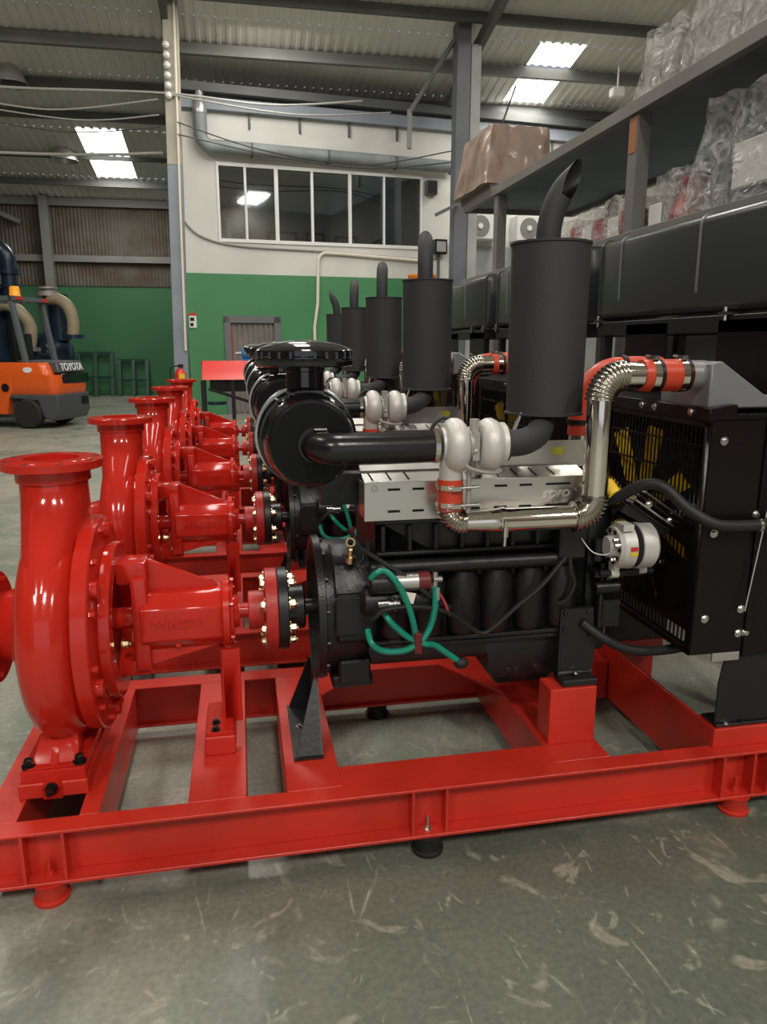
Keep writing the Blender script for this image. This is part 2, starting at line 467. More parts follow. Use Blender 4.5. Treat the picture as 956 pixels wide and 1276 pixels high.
def lumpy(mb, c, sx, sy, sz, seed, amp=0.06, n=7, fs=2.2, taper=0.12):
    """wrinkled wrapped bundle: a subdivided box pushed about by noise"""
    def pt(x, y, z):
        k = 1 - taper * (z * 0.5 + 0.5)
        p = Vector((x * sx / 2 * k, y * sy / 2 * k, z * sz / 2))
        if abs(x) > .99 and abs(y) > .99: p.x *= 0.95; p.y *= 0.95
        q = Vector((p.x * fs + seed, p.y * fs, p.z * fs))
        q2 = Vector((p.x * fs * 3.2 + seed, p.y * fs * 3.2, p.z * fs * .7))
        d = nvec(q) * amp * .6 + nvec(q2) * amp * 0.75
        if z < -0.99: d.z = 0
        return Vector(c) + p + d + Vector((0, 0, sz / 2))
    def face(fn):
        vs = []; f = []
        for i in range(n + 1):
            for j in range(n + 1): vs.append(pt(*fn(-1 + 2 * i / n, -1 + 2 * j / n)))
        for i in range(n):
            for j in range(n): a = i * (n + 1) + j; f.append((a, a + 1, a + n + 2, a + n + 1))
        mb.add(vs, f)
    for sgn in (-1, 1):
        face(lambda a, b: (sgn, a, b)); face(lambda a, b: (a, sgn, b)); face(lambda a, b: (a, b, sgn))
    return mb

# bolt meshes (axis +z, head base at z = 0)
def bolt_mesh(name, r, h, m, washer=True, stud=0.0):
    b = MB()
    if washer: b.cyl((0, 0, 0), (0, 0, h * 0.25), r * 1.5, n=14)
    b.lathe((0, 0, 0), (0, 0, 1), [(0, r), (h * 0.9, r), (h, r * 0.82)], 6)
    if stud: b.cyl((0, 0, 0), (0, 0, h + stud), r * 0.55, n=10)
    me = b.mesh(name, smooth=30); me.materials.append(m); return me
B_BLACK = bolt_mesh('socket_bolt', 0.013, 0.026, BBOLT)
B_ZINC = bolt_mesh('zinc_bolt', 0.008, 0.008, ZINC)
B_ZINCS = bolt_mesh('small_zinc_bolt', 0.006, 0.007, ZINC, washer=False)
B_ZSTUD = bolt_mesh('anchor_stud', 0.010, 0.012, ZINC, stud=0.03)
B_RSTUD = bolt_mesh('painted_anchor_stud', 0.011, 0.014, REDF, stud=0.035)
B_RED = bolt_mesh('painted_bolt', 0.011, 0.016, RED, washer=False)
B_BRASS = bolt_mesh('coupling_bolt', 0.012, 0.022, BRASS, stud=0.006)
B_BLK = bolt_mesh('black_bolt', 0.007, 0.007, CAST, washer=False)
RX = (0, PI / 2, 0)      # bolt axis +x
RMX = (0, -PI / 2, 0)    # bolt axis -x
RMY = (PI / 2, 0, 0)     # bolt axis -y (towards the camera)

# ================================================================== SETTING
def structure(name, mb, m, parent=None, **k):
    o = ob(name, mb, m, parent, **k)
    if parent is None: o['kind'] = 'structure'
    return o
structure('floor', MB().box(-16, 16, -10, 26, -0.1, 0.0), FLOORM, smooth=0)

# ---- roof: one plane z = 10.37 - 0.2 y over the hall, ridge above the camera
def rz(y): return 10.37 - 0.2 * abs(y)
SK = [(6.10, 7.05, 15.35, 16.05), (6.10, 7.05, 16.22, 17.45), (-3.52, -2.5, 19.75, 20.95), (-3.52, -2.5, 21.12, 22.35)]
def corr_sheet(x0, x1, y0, y1, per=0.19, amp=0.022, dz=0.0):
    mb = MB(); k = 0; n = int(round((x1 - x0) / per)); vs = []; fs = []
    prof = [(0, 0), (.28, 0), (.42, 1), (.86, 1)]
    xs = [(x0 + (i + t) * (x1 - x0) / n, h) for i in range(n) for t, h in prof] + [(x1, 0)]
    for x, h in xs:
        vs.append((x, y0, rz(y0) + amp * h + dz)); vs.append((x, y1, rz(y1) + amp * h + dz))
    for i in range(len(xs) - 1): fs.append((2 * i, 2 * i + 2, 2 * i + 3, 2 * i + 1))
    return mb.add(vs, fs)
roof = MB()
def roof_rect(x0, x1, y0, y1):
    c = corr_sheet(x0, x1, y0, y1); roof.add(c.v, c.f)
roof_rect(-14, 16, 11.0, 15.35)
roof_rect(-14, 6.10, 15.35, 17.45); roof_rect(7.05, 16, 15.35, 17.45)
roof_rect(-14, 16, 17.45, 19.75)
roof_rect(-14, -3.52, 19.75, 22.35); roof_rect(-2.5, 16, 19.75, 22.35)
roof_rect(-14, 16, 22.35, 24.6)
ceil = structure('ceiling', roof, ROOFM, smooth=0)
rp = MB()
rp.prism([(-14, 11, rz(11)), (16, 11, rz(11)), (16, 0, rz(0)), (-14, 0, rz(0))], (0, 0, 0.05))
rp.prism([(-14, 0, rz(0)), (16, 0, rz(0)), (16, -9, rz(9)), (-14, -9, rz(9))], (0, 0, 0.05))
structure('roof_slope', rp, ROOFM, ceil, smooth=0)
for i, (x0, x1, y0, y1) in enumerate(SK):
    w = structure('window_%d' % (i + 2), corr_sheet(x0, x1, y0 - 0.02, y1 + 0.02, dz=0.0), SKYL, smooth=0)
# purlins and beams under the roof
trim_n = [0]
def trim(mb, m, **k):
    trim_n[0] += 1
    return structure('trim_%d' % trim_n[0], mb, m, **k)
for y, h, w, m in ((13.4, .18, .08, BEAMD), (14.55, .18, .08, BEAMD), (16.13, .19, .12, BEAMG), (17.62, .18, .08, BEAMD), (18.9, .18, .08, BEAMD),
                   (21.03, .10, .06, BEAMD), (22.5, .16, .08, BEAMD), (23.8, .2, .12, BEAMG)):
    z = rz(y) - 0.03
    trim(MB().box(-13, 15.5, y - w / 2, y + w / 2, z - h, z), m, smooth=0)
# sloping rafters
for x in (-1.02, 4.72, 10.5, -7.5):
    trim(MB().bar((x, 12.0, rz(12) - .32), (x, 24.0, rz(24) - .32), 0.12, 0.22), BEAMD, smooth=0)

# ---- rear wall of the left bay: green below, ribbed sheets above
gw = structure('wall_back_left', MB().box(-13, 2.0, 24.0, 24.25, 0, 3.22), GREEND, smooth=0)
sheets = [(-13 + i * 1.0, -12 + i * 1.0) for i in range(12)]
for i, (a, b) in enumerate(sheets):
    sd = MB(); vs = []; fs = []; n = 10
    for k in range(n * 2 + 1):
        x = a + (b - a + 0.02) * k / (2 * n); d = 0.03 if k % 2 else 0.0
        vs += [(x, 23.95 + d - 0.004 * (i % 2), 3.2), (x, 23.95 + d - 0.004 * (i % 2), 5.75)]
    for k in range(n * 2): fs.append((2 * k, 2 * k + 2, 2 * k + 3, 2 * k + 1))
    structure('wall_sheet', sd.add(vs, fs), SIDING, gw, smooth=0)
trim(MB().box(-13, -1.0, 23.78, 23.92, 3.86, 4.04), BEAMG, smooth=0)
trim(MB().box(-5.36, -5.12, 23.55, 23.8, 0, 5.6), BEAMG, smooth=0)
trim(MB().bar((-7.6, 23.7, 5.6), (-5.9, 23.7, 4.9), 0.2, 0.12), BEAMG, smooth=0)
structure('wall_left', MB().box(-13.2, -13, -9, 24.2, 0, 8.5), SIDING, smooth=0)
structure('wall_right', MB().box(11.0, 11.2, -9, 24.2, 0, 8.5), SIDING, smooth=0)
wr = MB(); wr.box(-13, -5.5, -8.4, -8.2, 0, 8.6); wr.box(3.6, 11, -8.4, -8.2, 0, 8.6); wr.box(-5.5, 3.6, -8.4, -8.2, 5.2, 8.6)
structure('wall_rear', wr, SIDING, smooth=0)

# ---- office block: rotated slightly, its wall runs right and away
WL = Vector((1.9, 17.0, 0)); WR = math.atan(0.11)
def wob(name, mb, m, kind=None, label=None, cat=None, group=None, parent=None, **k):
    o = ob(name, mb, m, parent, **k)
    if parent is None: o.location = WL; o.rotation_euler = (0, 0, WR)
    tag(o, label, cat, group, kind); return o
wb = MB()
U0, U1, ZB, ZT = -2.17, 2.26, 3.69, 5.11
wb.box(-2.95, U0, 0, .2, 2.98, 6.2); wb.box(U1, 9.0, 0, .2, 3.75, 6.5); wb.box(U1, 3.35, 0, .2, 2.98, 3.75)
wb.box(U0, U1, 0, .2, ZT, 6.2); wb.box(U0, U1, 0, .2, 2.98, ZB); wb.box(3.0, 3.35, 0, .2, 2.98, 3.75)
wback = wob('wall_back', wb, WHITEP, 'structure', smooth=0)
gb = MB(); gb.box(-2.95, -2.18, -.006, .2, 0, 2.98); gb.box(-1.0, 3.35, -.006, .2, 0, 2.98); gb.box(-2.18, -1.0, -.006, .2, 2.07, 2.98)
wob('green_dado', gb, GREENW, parent=wback, smooth=0)
gp = MB(); gp.box(3.35, 9, -.02, .2, 0, 3.75); gp.box(3.35, 9, -.05, 0, 3.1, 3.14)
wob('grey_dado', gp, mat('grey_wall_paint', (0.34, 0.35, 0.34), 0.7, var=0.1, vscale=1), parent=wback, smooth=0)
wob('trim_20', MB().box(-2.95, 9.0, -.16, .05, 6.12, 6.34), COLM, 'structure', smooth=0)
wob('trim_21', MB().box(-2.95, 9.0, -.30, -.05, 6.40, 6.56), BEAMD, 'structure', smooth=0)
# hangers between gutter and wall
for u in (-1.5, -.45, .62, 1.7, 4.2, 5.5):
    wob('trim_%d' % (30 + int(u * 10 + 20)), MB().box(u - .02, u + .02, -.06, 0, 5.85, 6.12), BEAMD, 'structure', smooth=0)
# window
wnd = wob('window_1', MB().box(U0, U1, -.03, .06, ZB - .07, ZB), WHITE, 'structure', smooth=0)
fr = MB(); fr.box(U0 - .05, U1 + .05, -.03, .05, ZT, ZT + .07)
fr.box(U0 - .05, U0, -.03, .05, ZB - .07, ZT); fr.box(U1, U1 + .05, -.03, .05, ZB - .07, ZT)
wob('window_frame', fr, WHITE, parent=wnd, smooth=0)
mull = [U0, -1.63, -.98, -.21, .63, 1.41, U1]
for u, w in ((-1.63, .05), (-.98, .08), (-.21, .055), (.63, .07), (1.41, .045)):
    wob('mullion', MB().box(u - w / 2, u + w / 2, -.025, .05, ZB, ZT), WHITE, parent=wnd, smooth=0)
for a, b in zip(mull[:-1], mull[1:]):
    wob('pane', MB().box(a, b, .012, .018, ZB, ZT), GLASS, parent=wnd, smooth=0)
rm = MB(); rm.box(U0 - .3, U1 + .3, 3.0, 3.1, 3.2, 5.6); rm.box(U0 - .4, U0 - .3, .2, 3.1, 3.2, 5.6); rm.box(U1 + .3, U1 + .4, .2, 3.1, 3.2, 5.6)
rm.box(U0 - .4, U1 + .4, .2, 3.1, 5.5, 5.6); rm.box(U0 - .4, U1 + .4, .2, 3.1, 3.1, 3.2)
wob('office_room', rm, ROOM, parent=wback, smooth=0)
area('office_fill', (2.0, 18.6, 5.42), (0, 0, WR), 2.6, .3, 9, (1, .98, .94))  # added area light that brightens the room behind the panes
def wpt(u, v, z):
    c, s_ = math.cos(WR), math.sin(WR)
    return Vector((WL.x + u * c - v * s_, WL.y + u * s_ + v * c, z))
def frame_pic(u0, u1, z0, z1, lab):
    b = MB(); b.box(u0, u1, 2.96, 2.995, z0, z1)
    o = wob('wall_picture', b, ROOM, None, lab, 'picture', smooth=0)
    f = MB()
    for a in ((u0, u1, z1 - .05, z1), (u0, u1, z0, z0 + .05), (u0, u0 + .05, z0, z1), (u1 - .05, u1, z0, z1)):
        f.box(a[0], a[1], 2.93, 2.96, a[2], a[3])
    wob('picture_frame', f, BBOLT, parent=o, smooth=0)
frame_pic(-.75, .0, 3.85, 4.3, 'wide dark framed picture inside the office, third pane from left')
frame_pic(.25, .72, 3.7, 4.3, 'upright dark framed picture inside the office, fourth pane from left')
frame_pic(1.0, 1.6, 3.75, 4.25, 'dark framed picture inside the office, fifth pane from left')
b = MB(); p = wpt(-1.98, .35, 3.2); b.cyl(p, p + V(0, 0, .95), .06, n=16)
tag(ob('roll_tube', b, WHITE), 'white upright tube behind the leftmost office window pane', 'tube')
b = MB(); p = wpt(-1.78, .35, 3.2); b.cyl(p, p + V(0, 0, .5), .09, n=16); b.ring(p + V(0, 0, .58), (0, 1, 0), -.02, .02, .05, .09)
tag(ob('office_fan', b, MACHG), 'small round fan behind the leftmost office window pane', 'fan')
# door
dr = wob('door_1', MB().box(-2.10, -1.08, .03, .08, 0, 1.98), DOORM, 'structure', smooth=0)
df = MB(); df.box(-2.2, -2.06, -.05, .12, 0, 2.1); df.box(-1.12, -.98, -.05, .12, 0, 2.1); df.box(-2.2, -.98, -.05, .12, 1.97, 2.12)
wob('door_frame', df, DOORF, parent=dr, smooth=0)
for i in range(8):
    u = -2.02 + i * .115
    wob('door_rib', MB().box(u, u + .05, .0, .03, .05, 1.95), DOORM, parent=dr, smooth=0)
wob('door_edge', MB().box(-2.055, -2.025, -.03, .03, .05, 1.9), mat('red_door_edge', (.35, .05, .04), .5), parent=dr, smooth=0)
wob('door_sign', MB().box(-1.42, -1.12, -.045, -.03, 1.98, 2.06), STY, parent=dr, smooth=0, label='yellow label strip')
# big overhead duct along the wall
b = MB(); pth = [(-2.5, -.22, 6.0), (-2.5, -.22, 5.75)] + arcbend((-2.5, -.22, 5.75), (-2.5, -.22, 5.42), (-2.0, -.22, 5.42), .2, 8) + [(3.0, -.22, 5.36)]
b.sweep(pth, .13, 16)
pipe = wob('wall_duct', b, mat('grey_blue_duct', (.24, .26, .26), .6, var=.2, vscale=2), None, 'long grey duct running above the office windows', 'duct')
for u in (-1.5, .1, 1.6, 2.9):
    b = MB(); b.ring((u, -.22, 5.40 - (u + 2) * .012), (1, 0, -.012), -.02, .02, .13, .145)
    wob('duct_joint', b, BEAMD, parent=pipe)
b = MB(); b.lathe((-2.5, -.22, 6.0), (0, 0, 1), [(0, .14), (.12, .15), (.2, .11), (.42, .08), (.46, .02)], 14)
wob('foil_cap', b, LAMPR, parent=pipe, label='crumpled foil cap on the duct end')
# conduits on the wall
b = MB(); b.sweep(spl([(-2.95, -.03, 4.05), (-2.6, -.03, 3.72), (-1.8, -.03, 3.55), (0, -.03, 3.50), (2.0, -.03, 3.42), (2.7, -.03, 3.45)], 8), .022, 8)
wob('wall_conduit', b, CABLEL, None, 'thin grey conduit sagging under the office windows', 'conduit')
b = MB(); b.sweep([(2.5, -.05, 3.36), (.4, -.05, 3.46)] + arcbend((.4, -.05, 3.46), (-.1, -.05, 3.47), (-.12, -.05, 3.0), .18, 8) + [(-.14, -.05, 2.4), (-.22, -.05, 1.9), (-.22, -.05, .1)], .035, 8)
wob('wall_conduit', b, CREAM, None, 'cream conduit bending down across the green wall', 'conduit')
# wall boxes
b = MB(); b.box(2.36, 2.62, -.16, 0, 4.78, 5.08)
s_ = wob('wall_speaker', b, MACHG, None, 'small dark speaker box right of the office windows', 'speaker', bevel=.01)
b = MB(); b.box(2.38, 2.60, -.17, -.16, 4.80, 5.06); wob('grille', b, BBOLT, parent=s_)
b = MB(); b.box(2.56, 2.86, -.2, -.05, 3.52, 3.84)
s_ = wob('flood_light', b, BBOLT, None, 'black floodlight on the white wall beside the grey column', 'floodlight', bevel=.01)
b = MB(); b.box(2.60, 2.82, -.21, -.2, 3.57, 3.79); wob('lens', b, LAMPR, parent=s_)
b = MB(); b.bar((2.7, -.06, 3.55), (2.7, -.06, 3.0), .05, .05); wob('bracket', b, MACHG, parent=s_)
for i, (u, lab) in enumerate(((3.62, 'white air conditioner unit on the far wall just right of the column'), (4.85, 'white air conditioner unit on the far wall behind the muffler tailpipe'))):
    b = MB(); b.box(u - .35, u + .45, -.4, 0, 3.85, 4.42)
    a = wob('air_conditioner', b, WHITE, None, lab, 'air conditioner', bevel=.02)
    b = MB(); b.ring((u - .05, -.405, 4.13), (0, 1, 0), -.01, .01, .0, .23); wob('fan_grille', b, mat('ac_fan_grey', (.22, .22, .21), .6), parent=a)
    b = MB(); b.ring((u - .05, -.425, 4.13), (0, 1, 0), -.01, .01, .0, .06); wob('fan_hub', b, WHITE, parent=a)
# ---- columns
b = MB(); xc, yc = -1.06, 14.9
for z0, z1, nm, m in ((4.66, 7.35, 'column_head', COLC), (0, 4.66, 'column_shaft', COLM)):
    b = MB(); lean = lambda z: .026 * (z - 1.35); b.loft([[(xc - .145 + lean(z), yc - .14, z), (xc + .115 + lean(z), yc - .14, z), (xc + .115 + lean(z), yc + .14, z), (xc - .145 + lean(z), yc + .14, z)] for z in (z0, z1)])
    if nm == 'column_head': ch_ = (b, m)
    else: c1 = trim(b, m, bevel=.01)
ob('column_head', ch_[0], ch_[1], c1, bevel=.01)
ob('column_conduit', MB().sweep([(-.85, 14.72, 7.3), (-.93, 14.72, 4.0), (-.98, 14.72, 1.4)], .022, 8), CREAM, c1)
for i in range(6):
    z = 5.72 + i * .16
    ob('insulator', MB().lathe((-1.02, 14.70, z), (0, 0, 1), [(0, .035), (.03, .06), (.07, .06), (.1, .035)], 12), WHITE, c1, label='white ceramic insulator')
c2 = trim(MB().box(4.24, 4.50, 14.75, 15.1, 0, 7.38), mat('dark_grey_column_paint', (.12, .13, .145), .55, var=.15, vscale=1.5), bevel=.01)
ob('column_pipe', MB().box(4.52, 4.72, 14.8, 15.02, 0, 7.0), mat('pale_grey_post', (.36, .37, .36), .6, var=.15, vscale=1.5), c2, bevel=.01)
ob('column_bracket', MB().bar((4.26, 14.7, 4.15), (3.85, 14.7, 3.95), .1, .06), MACHG, c2, smooth=0)
# diagonal bracing near the right column
trim(MB().bar((4.3, 14.95, 7.2), (3.45, 15.3, 5.9), .07, .07), BEAMD, smooth=0)
trim(MB().bar((3.45, 15.3, 5.95), (3.45, 15.3, 5.25), .08, .08), BEAMG, smooth=0)
trim(MB().bar((5.6, 15.3, 6.5), (4.9, 15.3, 4.6), .03, .03), BEAMD, smooth=0)
# overhead cables
def cable(pts, r, m, lab):
    tag(ob('overhead_cable', MB().sweep(spl(pts, 8), r, 6), m), lab, 'cable')
cable([(-6, 14.6, 5.80), (-3.8, 14.6, 5.72), (-1.1, 14.68, 5.80), (.8, 15.2, 5.86), (2.6, 15.8, 6.2)], .02, CABLEL, 'topmost pale cable crossing the hall to the left column')
cable([(-1.0, 14.68, 5.78), (1.2, 15.2, 5.72), (3.2, 15.9, 6.05)], .016, CABLEL, 'pale cable rising right from the left column head')
cable([(-4.6, 14.7, 5.60), (-3.0, 14.7, 5.44), (-1.2, 14.7, 5.70)], .014, CABLEL, 'second sagging cable left of the column insulators')
cable([(-4.6, 14.7, 5.48), (-2.6, 14.7, 5.30), (-1.2, 14.7, 5.45)], .012, CABLEL, 'third sagging cable left of the column insulators')
cable([(-4.6, 14.7, 5.30), (-2.8, 14.7, 5.10), (-1.2, 14.7, 5.25)], .010, CABLE, 'lowest sagging dark cable left of the insulators')
cable([(-6, 15.1, 4.80), (-3.0, 15.1, 4.82), (-1.2, 15.0, 4.9)], .025, CABLEL, 'straight horizontal rod below the left roof light')
cable([(-.9, 14.7, 5.35), (.6, 15.3, 5.10), (2.6, 15.9, 5.05), (4.2, 14.9, 5.15)], .012, CABLE, 'upper dark cable strung between both columns')
cable([(-.9, 14.7, 5.15), (1.0, 15.3, 4.98), (2.8, 15.9, 4.99), (4.2, 14.9, 4.95)], .012, CABLE, 'lower dark cable strung between both columns')
# high bay lamps hanging under the left roof
for (x, y, z, lab) in ((-4.25, 17.4, 6.58, 'tapered metal high-bay lamp at the top left'), (-4.05, 20.9, 5.95, 'tapered metal high-bay lamp beside the left roof light')):
    t = Thing('high_bay_lamp', (x, y, z), lab, 'lamp'); OFF = V(x, y, z)
    ob('reflector', MB().lathe((x, y, z), (0, 0, 1), [(0, .34), (.02, .34), (.34, .16), (.36, .15)], 16, cap=False), LAMPR, t.o)
    ob('housing', MB().cyl((x, y, z + .34), (x, y, z + .5), .13, n=14), MACHG, t.o)
    ob('hook', MB().cyl((x, y, z + .5), (x, y, rz(y)), .02, n=8), MACHG, t.o)
OFF = V(0, 0, 0)
# small camera under the roof right
t = Thing('security_camera', (7.9, 15.6, 6.55), 'small white security camera hanging under the roof by the right rack', 'camera'); OFF = V(7.9, 15.6, 6.55)
ob('camera_body', MB().box(7.78, 8.05, 15.5, 15.7, 6.5, 6.68), WHITE, t.o, bevel=.02)
ob('mount', MB().cyl((7.92, 15.6, 6.68), (7.92, 15.6, 7.1), .02, n=8), WHITE, t.o)
OFF = V(0, 0, 0)

# ================================================================== PUMP SETS
YC, ZS = 2.34, 0.65          # shaft line of the first set
ROOT = Vector((0.5, YC, 0.0))

def build_set():
    global OFF
    T = Thing('diesel_pump_set', ROOT, 'nearest red skid-mounted diesel pump set with black engine, closest to the camera', 'pump set', 'diesel pump sets in a row')
    R = T.o
    OFF = ROOT.copy()
    YF, YB, ZT, ZB = 1.88, 2.80, 0.225, 0.06
    # ---------------- skid
    X0, X1 = -0.745, 1.73
    def chan(yw, yo, yi):
        b = MB(); lo, hi = min(yo, yi), max(yo, yi)
        b.box(X0, X1, lo, hi, ZT - .009, ZT); b.box(X0, X1, lo, hi, ZB, ZB + .010); b.box(X0, X1, yw - .004, yw + .004, ZB + .010, ZT - .009)
        return b
    base = ob('base_frame', chan(1.935, YF, 1.945), REDF, R, bevel=.0015)
    ob('channel_beam', chan(2.745, YB, 2.72), REDF, base, bevel=.0015)
    def cross(x0, x1, y0=1.945, y1=2.72, z0=ZB, z1=ZT):
        return ob('cross_member', MB().box(x0, x1, y0, y1, z0, z1), REDF, base, bevel=.0015)
    cross(-.745, -.652); cross(-.490, -.438)
    cross(-.652, -.490, 2.30, 2.72, .12)
    cross(-.195, -.030); cross(.087, .250)
    cross(.922, 1.108); cross(1.108, 1.45, 2.62, 2.72)
    # front shelf plate and rear corner gussets of the engine bay
    ob('deck_plate', MB().box(.25, .922, 1.945, 2.046, ZT - .01, ZT), REDF, base)
    obs('corner_gusset', [MB().prism([(.25, 2.72, ZT - .01), (.25, 2.535, ZT - .01), (.44, 2.72, ZT - .01)], (0, 0, .01)),
                          MB().prism([(.922, 2.72, ZT - .01), (.922, 2.44, ZT - .01), (.75, 2.72, ZT - .01)], (0, 0, .01))], REDF, base)
    # raised radiator beam
    ob('radiator_beam', MB().box(1.455, 1.467, 1.93, 2.755, ZB, .290), REDF, base, bevel=.002)
    ob('radiator_pad', MB().box(1.4555, 1.72, 1.925, 2.03, ZT, .290), REDF, base, bevel=.002)
    ob('radiator_pad', MB().box(1.4555, 1.72, 2.66, 2.755, ZT, .290), REDF, base, bevel=.002)
    # stiffeners
    for x in (-.628, -.523, .452, .555, 1.475, 1.585, 1.64):
        ob('stiffener', MB().box(x - .004, x + .004, YF + .003, 1.933, ZB + .01, ZT - .009), REDF, base)
        ob('stiffener', MB().box(x - .004, x + .004, 2.747, YB - .003, ZB + .01, ZT - .009), REDF, base)
    for x, m, bm_ in ((-.572, REDF, B_RSTUD), (.503, BRUB, B_ZSTUD), (1.545, REDF, B_RSTUD)):
        for y in (1.912, 2.768):
            f = ob('foot', MB().lathe((x, y, 0), (0, 0, 1), [(0, .047), (.010, .049), (.014, .041), (.050, .041), (.06, .047)], 24), m, base)
            inst('anchor_bolt', bm_, (x, y, ZB + .01), f)
    # engine pedestals
    for y0, y1 in ((2.045, 2.14), (2.54, 2.64)):
        ob('pedestal', MB().box(.940, 1.100, y0, y1, ZT, .418), REDF, base, bevel=.002)
        ob('rubber_pad', MB().box(.985, 1.105, y0 + .01, y1 - .005, .418, .440), BRUB, base, bevel=.003)
    # ---------------- pump
    XV = -.563
    pd = MB(); pd.box(-.672, -.482, 2.045, 2.66, ZT, .272)
    ped = ob('pump_pedestal', pd, REDF, base, bevel=.003)
    # volute: spiral ring + core + neck
    v = MB(); n = 56; m = 20; secs = []
    for i in range(n + 1):
        th = 2 * PI * i / n                     # 0 at +z, turning towards the camera (-y)
        gthk = .113 + .010 * (i / n)
        rc = .237 + .002 * (i / n)
        ring = []
        for j in range(m):
            a = 2 * PI * j / m
            cx, cr = math.cos(a), math.sin(a)
            ex = math.copysign(abs(cx) ** .75, cx); er = math.copysign(abs(cr) ** .8, cr)
            rr = rc + gthk * er
            ring.append((XV + .083 * ex, YC - rr * math.sin(th), ZS + rr * math.cos(th)))
        secs.append(ring)
    v.loft(secs, cap=True)
    v.lathe((XV - .06, YC, ZS), (1, 0, 0), [(0, .10), (0, .24), (.12, .24), (.12, .10)], 40)
    # neck
    secs = []; nn = 28
    for z, rx, ry, oy in ((1.135, .096, .096, 0), (1.09, .0955, .099, 0), (1.05, .095, .115, 0), (1.0, .0935, .158, 0), (.95, .0915, .208, 0),
                          (.90, .0895, .254, 0), (.85, .088, .291, 0), (.80, .0865, .319, 0), (.75, .085, .336, 0), (.70, .083, .343, 0), (.66, .078, .335, 0), (.60, .060, .290, 0)):
        sec = []
        for j in range(nn):
            a = 2 * PI * j / nn
            sec.append((XV + rx * math.copysign(abs(math.cos(a)) ** .85, math.cos(a)), YC + oy + ry * math.copysign(abs(math.sin(a)) ** .9, math.sin(a)), z))
        secs.append(sec)
    v.loft(secs)
    vol = ob('pump_volute', v, RED, R, smooth=50)
    fl = MB(); fl.lathe((XV, YC, 1.143), (0, 0, 1), [(0, .08), (0, .143), (.002, .145), (.024, .145), (.026, .143), (.026, .112), (.0285, .110), (.0285, .078), (.0, .078)], 48, closed=True)
    fl.lathe((XV, YC, 1.105), (0, 0, 1), [(0, .106), (.038, .106), (.038, .09), (.0, .09)], 40, closed=True)
    f = ob('discharge_flange', fl, RED, vol)
    ob('bore', MB().cyl((XV, YC, 1.128), (XV, YC, 1.1375), .079, n=32), REDW, vol)
    for k in range(8):
        a = PI / 8 + k * PI / 4
        hb = MB().cyl((XV + .127 * math.cos(a), YC + .127 * math.sin(a), 1.165), (XV + .127 * math.cos(a), YC + .127 * math.sin(a), 1.1695), .0095, n=12)
        ob('flange_hole', hb, SLOT, vol, label='dark bolt hole')
    # suction branch
    s = MB(); s.lathe((XV - .05, YC, ZS), (-1, 0, 0), [(0, .16), (.05, .13), (.12, .11), (.15, .105), (.15, .172), (.178, .172), (.178, .1), (.1, .1)], 40, cap=True)
    suc = ob('suction_flange', s, RED, vol)
    for k in range(8):
        a = PI / 8 + k * PI / 4
        inst('bolt', B_RED, (XV - .20, YC + .145 * math.cos(a), ZS + .145 * math.sin(a)), vol, RX)
    # foot of the pump
    ft = MB(); ft.box(-.665, -.488, 2.055, 2.65, .272, .306)
    ft.prism([(-.648, 2.06, .306), (-.503, 2.07, .306), (-.503, 2.62, .306), (-.648, 2.62, .306)], (0, 0, .004))
    for y0, sg in ((2.085, 1), (2.62, -1)):
        ft.prism([(-.640, y0, .306), (-.510, y0, .306), (-.525, y0 + sg * .10, .43), (-.61, y0 + sg * .10, .43)], (0, sg * .05, .0))
        ft.prism([(-.588, y0 - sg * .012, .306), (-.588, y0 + sg * .16, .46), (-.588, y0 + sg * .16, .306)], (.022, 0, 0))
    ft.box(-.62, -.52, 2.2, 2.48, .306, .42)
    foot = ob('pump_foot', ft, RED, vol, bevel=.003)
    for x, y in ((-.648, 2.085), (-.508, 2.085), (-.648, 2.62), (-.508, 2.62)):
        inst('bolt', B_BLACK, (x, y, .306), vol)
    lug = MB(); lug.lathe((-.578, 2.038, .262), (0, 1, 0), [(0, .026), (.02, .026)], 20)
    lug.box(-.604, -.552, 2.038, 2.056, .225, .262)
    ob('jack_lug', lug, RED, vol); inst('jack_bolt', B_BLACK, (-.578, 2.038, .262), vol, RMY, (.85, .85, 1.4))
    # cover ring between volute and bearing bracket
    c = MB(); c.lathe((-.496, YC, ZS), (1, 0, 0), [(0, .31), (.010, .312), (.012, .333), (.052, .333), (.056, .329), (.058, .27), (.066, .236), (.060, .20), (.012, .18), (.012, .04)], 56)
    cov = ob('casing_cover', c, RED, R, smooth=30)
    for k in range(12):
        a = .13 + k * PI / 6
        inst('stud', B_RED, (-.440, YC + .302 * math.cos(a), ZS + .302 * math.sin(a)), cov, RX)
        lg = MB()
    for k in range(6):
        a = .4 + k * PI / 3
        y, z = YC + .285 * math.cos(a), ZS + .285 * math.sin(a)
        ob('cover_lug', MB().cyl((-.444, y, z), (-.420, y, z), .026, n=12), RED, cov)
    # ---------------- bearing bracket
    b = MB(); b.lathe((-.432, YC, ZS), (1, 0, 0), [(0, .20), (.0, .240), (.003, .243), (.031, .243), (.034, .240), (.034, .185), (.0, .185)], 52, closed=True)
    br = ob('bearing_bracket', b, RED, R)
    fr_ = MB()
    fr_.box(-.402, -.310, 2.285, 2.395, .775, .845)              # top arm
    fr_.box(-.402, -.310, 2.285, 2.395, .475, .525)              # bottom arm
    fr_.box(-.358, -.310, 2.262, 2.418, .500, .800)              # upright face
    ob('lantern_frame', fr_, RED, br, bevel=.008, seg=2)
    def octo(x, k=1.0):
        pts = [(-.092, -.052), (-.092, .050), (-.048, .092), (.048, .092), (.092, .050), (.092, -.052), (.05, -.095), (-.05, -.095)]
        return [(x, YC + a * k, ZS + c_ * k) for a, c_ in pts]
